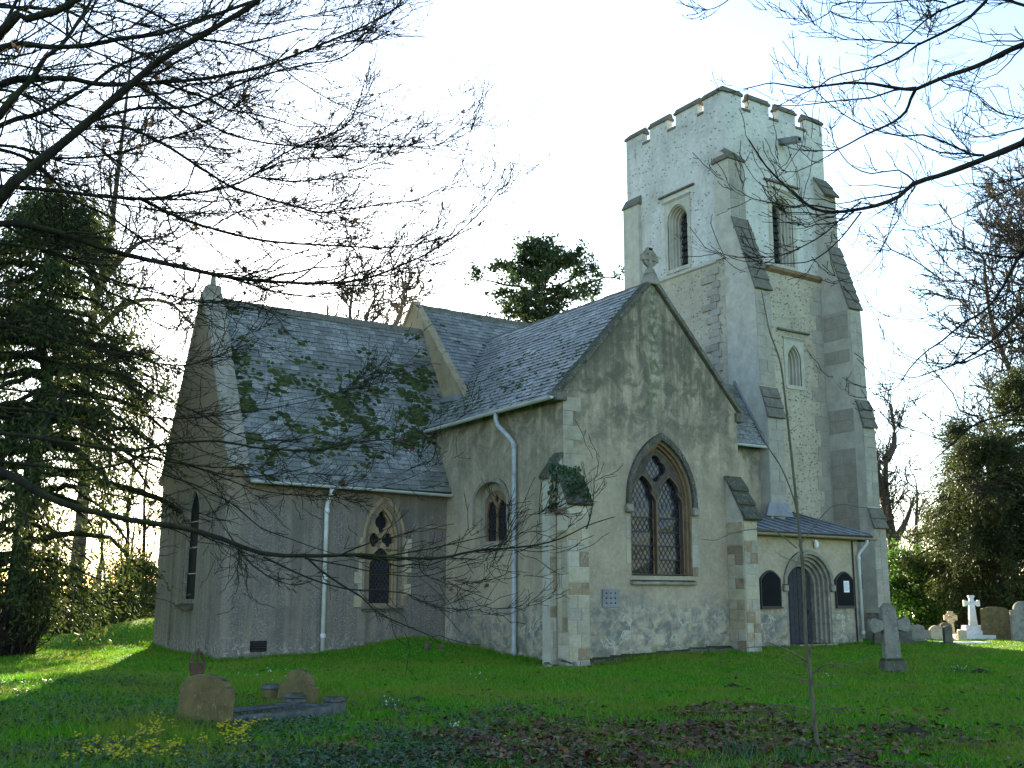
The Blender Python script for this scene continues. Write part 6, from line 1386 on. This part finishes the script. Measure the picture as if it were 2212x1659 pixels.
scrub('hedge', 'ragged winter hedge beyond the bank to the left of the chancel', (gp(-260,1370,52), gp(420,1370,60)), 2.5, 1.4, 420, 15000, MT['bush'], MT['barkfar'], 81)
scrub('scrub', 'tangle of brown bare stems at the foot of the great evergreen', (gp(-80,1400,26.5), gp(75,1400,27.5)), 1.35, .7, 200, 0, None, MT['bark2'], 82)
scrub('scrub', 'dense low brushwood lying between the evergreen trunk and the bank', (gp(70,1385,42), gp(240,1385,42)), 1.1, 1.0, 170, 5000, MT['bush'], MT['barkfar'], 83)
scrub('hedge', 'bare twiggy thicket behind the laurel and the tower edge', (gp(1880,1370,56), gp(2110,1370,60)), 3.6, 1.6, 260, 2500, MT['bush'], MT['barkfar'], 84)
scrub('hedge', 'overgrown hedge along the far side of the plank fence', (gp(1980,1370,53), gp(2330,1370,56)), 1.7, 1.0, 230, 12000, MT['bush'], MT['barkfar'], 85)
# far woods on the skyline
g = np.random.default_rng(91)
def wood(label, u0, u1, d, h, n_, seed):
    g = np.random.default_rng(seed); P0 = np.array([gp(u0+(u1-u0)*k, 1340, d*(1+.2*g.random())) for k in g.random(n_)]); p = np.concatenate([P0, np.full((n_,1), -.2)], 1)
    T_ = np.tile(np.array([0,0,1.]), (n_,1)); P, R, _ = shoots(p, T_, np.full(n_, .2), np.arange(n_), (h*.6, h*1.4), (.08,.06), 0, 8, g, .03, .2); R = np.maximum(R*6, .05); parts = [tubes(P, R, 4)]
    q = flat_pts(P, R); P1, R1, _ = shoots(q[0], q[1], q[2], n_*16, (h*.15, h*.45), (.7,.25), .1, 5, g, .05, .3); parts.append(tubes(P1, np.maximum(R1, .02), 3))
    q = flat_pts(P1, R1); P2, R2, _ = shoots(q[0], q[1], q[2], n_*44, (h*.05, h*.16), (.7,.25), .05, 4, g, .05, .4); parts.append(tubes(P2, np.maximum(R2*0, .016), 3))
    v, f = join(parts); o = link('far_wood', mesh_arrays('far_wood', v, f), MT['barkfar'], None); tag(o, label, 'wood', kind='stuff')
wood('bare winter wood along the skyline east of the church', -700, 420, 120, 9, 90, 92)
wood('bare winter wood along the skyline west of the church', 1880, 2700, 130, 8, 66, 93)

# ------------------------------------------------------------------ grass, leaves and flowers on the ground
def in_church(x, y):
    b = ((x > -6.5) & (x < .7) & (y > 5.6) & (y < 11.6)) | ((x > -.1) & (x < 6.05) & (y > -.05) & (y < 9)) | ((x > .6) & (x < 17.3) & (y > 2.1) & (y < 13))
    return b
def vnoise(x, y, s, seed):
    r = np.random.default_rng(seed); t_ = r.random((64,64)); X_, Y_ = x/s+100, y/s+100; i, j = np.floor(X_).astype(int), np.floor(Y_).astype(int); f, g_ = X_-i, Y_-j
    f, g_ = f*f*(3-2*f), g_*g_*(3-2*g_); q = lambda a, b: t_[a % 64, b % 64]
    return (q(i,j)*(1-f)+q(i+1,j)*f)*(1-g_)+(q(i,j+1)*(1-f)+q(i+1,j+1)*f)*g_
def fbm(x, y, s, seed): return .55*vnoise(x, y, s, seed)+.28*vnoise(x, y, s/2.1, seed+1)+.17*vnoise(x, y, s/4.3, seed+2)
def litter_zone(x, y): return np.minimum(-3.4-x, -8.4-y)+(fbm(x, y, 2.2, 5)-.5)*7
def scatter(n_, r0, r1, a0=-32, a1=33, p=1.0, g=rng):
    r = r0+(r1-r0)*g.random(n_)**p; a = YAW+np.radians(g.uniform(a0, a1, n_)); return CAMP[0]+r*np.sin(a), CAMP[1]+r*np.cos(a), r
def blades(x, y, h, w_, lean, g):
    n_ = len(x); z = hgt(x, y); a = g.uniform(0, 2*pi, n_); b = g.uniform(0, 2*pi, n_); dx, dy = np.cos(a)*w_*.5, np.sin(a)*w_*.5; L_ = h*lean
    V = np.stack([np.stack([x-dx, y-dy, z-.01], 1), np.stack([x+dx, y+dy, z-.01], 1), np.stack([x+np.cos(b)*L_, y+np.sin(b)*L_, z+h], 1)], 1).reshape(-1,3)
    return V, np.arange(n_*3).reshape(-1,3)
g = np.random.default_rng(101); N_ = 470000
x, y, r = scatter(N_, 9.3, 48, p=1.25, g=g); lz = litter_zone(x, y); ok = ~in_church(x, y) & (g.random(N_) > np.clip(lz*.33, 0, .86)); x, y, r, lz = x[ok], y[ok], r[ok], lz[ok]
rough = np.clip((-9.6-x)/2.0, 0, 1)*np.clip((2.5-y)/3, 0, 1)+np.clip(1.4-np.hypot(x+10.5, y+3.5)/3.5, 0, 1)
h = g.uniform(.022, .05, len(x))*(1+.7*fbm(x, y, 1.6, 21))+np.minimum(rough, 1)*g.uniform(.0, .13, len(x))+(lz > .3)*g.uniform(0, .02, len(x))
# tufts: along walls and stones, and loose over the lawn
tx, ty = [], []
for a, b, n_ in (((-6.45,5.45),(-.3,5.45),120),((-.2,5.2),(-.2,.5),70),((.5,-.35),(5.5,-.30),60),((6.2,1.9),(9.9,1.95),40),((12.1,1.95),(13.6,1.9),26),((-6.7,6.0),(-6.7,11.4),60)):
    k = g.random(n_); tx.append(a[0]+(b[0]-a[0])*k); ty.append(a[1]+(b[1]-a[1])*k+g.normal(0,.12,n_))
xx, yy, rr_ = scatter(900, 9.5, 34, g=g); tx.append(xx); ty.append(yy)
for (cx_, cy_, s_) in [((A[0]+B[0])/2,(A[1]+B[1])/2,.35),((A2[0]+B2[0])/2,(A2[1]+B2[1])/2,.3),(K1[0],K1[1],.3),(cp[0],cp[1],.3),(13.2,1.0,.4),(14.9,1.7,.5),(C2[0],C2[1],.15)]: tx.append(cx_+g.normal(0,s_,16)); ty.append(cy_+g.normal(0,s_,16))
tx, ty = np.concatenate(tx), np.concatenate(ty); k = g.integers(0, len(tx), 34000); sx_ = g.uniform(.03,.10,len(tx))[k]
x2, y2 = tx[k]+g.normal(0,1,len(k))*sx_, ty[k]+g.normal(0,1,len(k))*sx_; hk = g.uniform(.05,.14,len(tx))[k]*g.uniform(.5,1.1,len(k)); k2 = ~in_church(x2, y2)
x, y, h, r = np.concatenate([x, x2[k2]]), np.concatenate([y, y2[k2]]), np.concatenate([h, hk[k2]]), np.concatenate([r, np.hypot(x2-CAMP[0], y2-CAMP[1])[k2]])
V, F = blades(x, y, h, .005+.0007*r+.004*g.random(len(x)), g.uniform(.3, 1.3, len(x)), g)
tag(link('grass', mesh_arrays('grass', V, F), MT['blade']), kind='stuff')['label'] = 'short green churchyard grass'
# fallen leaves
N_ = 60000; x, y, r = scatter(N_, 9.3, 26, g=g); lz = litter_zone(x, y)+.6*np.clip((-9.5-x)*.0, 0, 1); pat = fbm(x, y, .9, 31)
pr = np.clip(.022+.46*np.clip(lz, 0, 3)*np.clip((pat-.34)*4, 0, 1.3), 0, 1); pr = np.maximum(pr, .9*((x > .3) & (x < 5.6) & (y > -.75) & (y < 0))); ok = (g.random(N_) < pr) & ~in_church(x, y); x, y = x[ok], y[ok]; n_ = len(x)
c = np.stack([x, y, hgt(x, y)+g.uniform(.012, .06, n_)], 1); d = unit(np.stack([g.normal(0,1,n_), g.normal(0,1,n_), g.normal(0,.28,n_)], 1))
def leaf_flat(c, d, l, w_, g, tilt=.35):
    n_ = len(c); up = unit(np.stack([g.normal(0,tilt,n_), g.normal(0,tilt,n_), np.ones(n_)], 1)); s = unit(np.cross(d, up)); nn = np.cross(s, d); l, w_ = l[:,None], w_[:,None]
    V = np.stack([c-d*l*.5, c+s*w_*.5+nn*w_*.25, c+d*l*.5+nn*l*.1, c-s*w_*.5+nn*w_*.25], 1).reshape(-1,3); return V, np.arange(n_*4).reshape(-1,4)
V, F = leaf_flat(c, d, g.uniform(.05,.13,n_), g.uniform(.03,.08,n_), g); o = link('leaf_litter', mesh_arrays('leaf_litter', V, F), MT['litter']); tag(o, kind='stuff'); o['label'] = 'fallen red-brown leaves strewn over the near grass'
# ground ivy and weeds on the left
N_ = 90000; x, y, r = scatter(N_, 9.3, 22, -32, 4, g=g); pat = fbm(x, y, 1.3, 41); zone = np.clip((-9.3-x)/1.5, 0, 1)*np.clip((.5-y)/1.5, 0, 1)+.18*(litter_zone(x, y) > 0)
ok = (g.random(N_) < zone*np.clip((pat-.34)*5, 0, 1)*.62) & ~in_church(x, y); x, y = x[ok], y[ok]; n_ = len(x); c = np.stack([x, y, hgt(x, y)+g.uniform(.02,.11,n_)], 1); d = unit(np.stack([g.normal(0,1,n_), g.normal(0,1,n_), g.normal(0,.35,n_)], 1))
V, F = leaf_flat(c, d, g.uniform(.03,.075,n_), g.uniform(.025,.06,n_), g, .5); o = link('ground_ivy', mesh_arrays('ground_ivy', V, F), MT['cover']); tag(o, kind='stuff'); o['label'] = 'dark ground ivy and weeds in the shaded corner'
# winter aconites: six-petalled cups over a green ruff
FZ = [((930,1380),(1180,1490),46),((1430,1420),(1545,1455),18),((1590,1412),(1750,1475),34),((520,1500),(870,1610),66),((930,1530),(1250,1630),66),((1340,1515),(1420,1545),12),((1500,1490),(1660,1565),36),((420,1630),(500,1655),7),((1770,1385),(1800,1400),5),((640,1590),(900,1650),26)]
heads = []
for (a, b), (c_, d_), n_ in FZ:
    cl = [(g.uniform(a, c_), g.uniform(b, d_)) for _ in range(max(3, n_//3))]
    for _ in range(int(n_*2.2)): k = cl[g.integers(len(cl))]; heads.append(ground_at((k[0]+g.normal(0,18))*.3196, 1128.8+.3196*(k[1]+g.normal(0,9))))
H_ = np.array(heads+[ground_at(u, v) for u, v in ((1788,1638),(1815,1652),(1790,1645),(2045,1600),(1090,1625))]); n_ = len(H_); hz = hgt(H_[:,0], H_[:,1])+g.uniform(.08,.125,n_)
def petals(ctr, n_p, rad, cup, wd, g, ph=None):
    n_ = len(ctr); a = (np.arange(n_p)*2*pi/n_p)[None]+g.uniform(0,6.28,(n_,1)); dirs = np.stack([np.cos(a), np.sin(a), np.full_like(a, cup)], -1); s = np.stack([-np.sin(a), np.cos(a), np.zeros_like(a)], -1); c = ctr[:,None]
    V = np.stack([np.broadcast_to(c, dirs.shape), c+dirs*rad*.6+s*wd, c+dirs*rad*np.array([1,1,1.25]), c+dirs*rad*.6-s*wd], 2).reshape(-1,3); return V, np.arange(n_*n_p*4).reshape(-1,4)
ctr = np.stack([H_[:,0], H_[:,1], hz], 1); V, F = petals(ctr, 6, .014, .9, .007, g); o = link('winter_aconites', mesh_arrays('winter_aconites', V, F), MT['flower']); tag(o, kind='stuff'); o['label'] = 'yellow winter aconites in front of the lichen-covered headstone'
V, F = petals(ctr-np.array([0,0,.006]), 8, .028, .05, .007, g); k = g.integers(0, n_, n_*3); c = np.stack([H_[k,0]+g.normal(0,.05,len(k)), H_[k,1]+g.normal(0,.05,len(k)), np.zeros(len(k))], 1); c[:,2] = hgt(c[:,0], c[:,1])+g.uniform(.02,.07,len(k)); V2, F2 = petals(c, 5, .035, .1, .012, g)
v, f = join([(V, F), (V2, F2)]); o = link('aconite_leaves', mesh_arrays('aconite_leaves', v, f), MT['laurel']); tag(o, kind='stuff'); o['label'] = 'green leaf ruffs under the yellow winter aconites'
# snowdrops and daffodil spears
sn, tf = [], []
for u, v, n_, su, sv in ((840,1532,14,14,5),(560,1465,5,40,10),(1040,1467,6,14,3),(985,1582,6,10,3),(2065,1452,10,14,3),(600,1455,8,20,6),(1785,1467,3,4,2)):
    for _ in range(n_): sn.append(ground_at(u+g.normal(0,su), v+g.normal(0,sv)))
for u, v, n_, su, sv in ((1600,1645,90,26,7),(1725,1655,70,22,5),(850,1602,50,18,5),(840,1534,60,18,5),(1095,1530,20,5,3),(700,1650,26,10,3),(2065,1453,40,14,3)):
    for _ in range(n_): tf.append(ground_at(u+g.normal(0,su), v+g.normal(0,sv)))
S_ = np.array(sn); c = np.stack([S_[:,0], S_[:,1], hgt(S_[:,0], S_[:,1])+g.uniform(.08,.13,len(S_))], 1); V, F = petals(c, 3, .016, -1.2, .006, g); o = link('snowdrops', mesh_arrays('snowdrops', V, F), MT['snow']); tag(o, kind='stuff'); o['label'] = 'white snowdrops dotted in small drifts on the grass'
T_ = np.array(tf); V, F = blades(T_[:,0], T_[:,1], g.uniform(.12,.26,len(T_)), g.uniform(.010,.018,len(T_)), g.uniform(.2,.9,len(T_)), g); o = link('daffodil_spears', mesh_arrays('daffodil_spears', V, F), MT['cover']); tag(o, kind='stuff'); o['label'] = 'tufts of long daffodil leaves pushing through the litter'
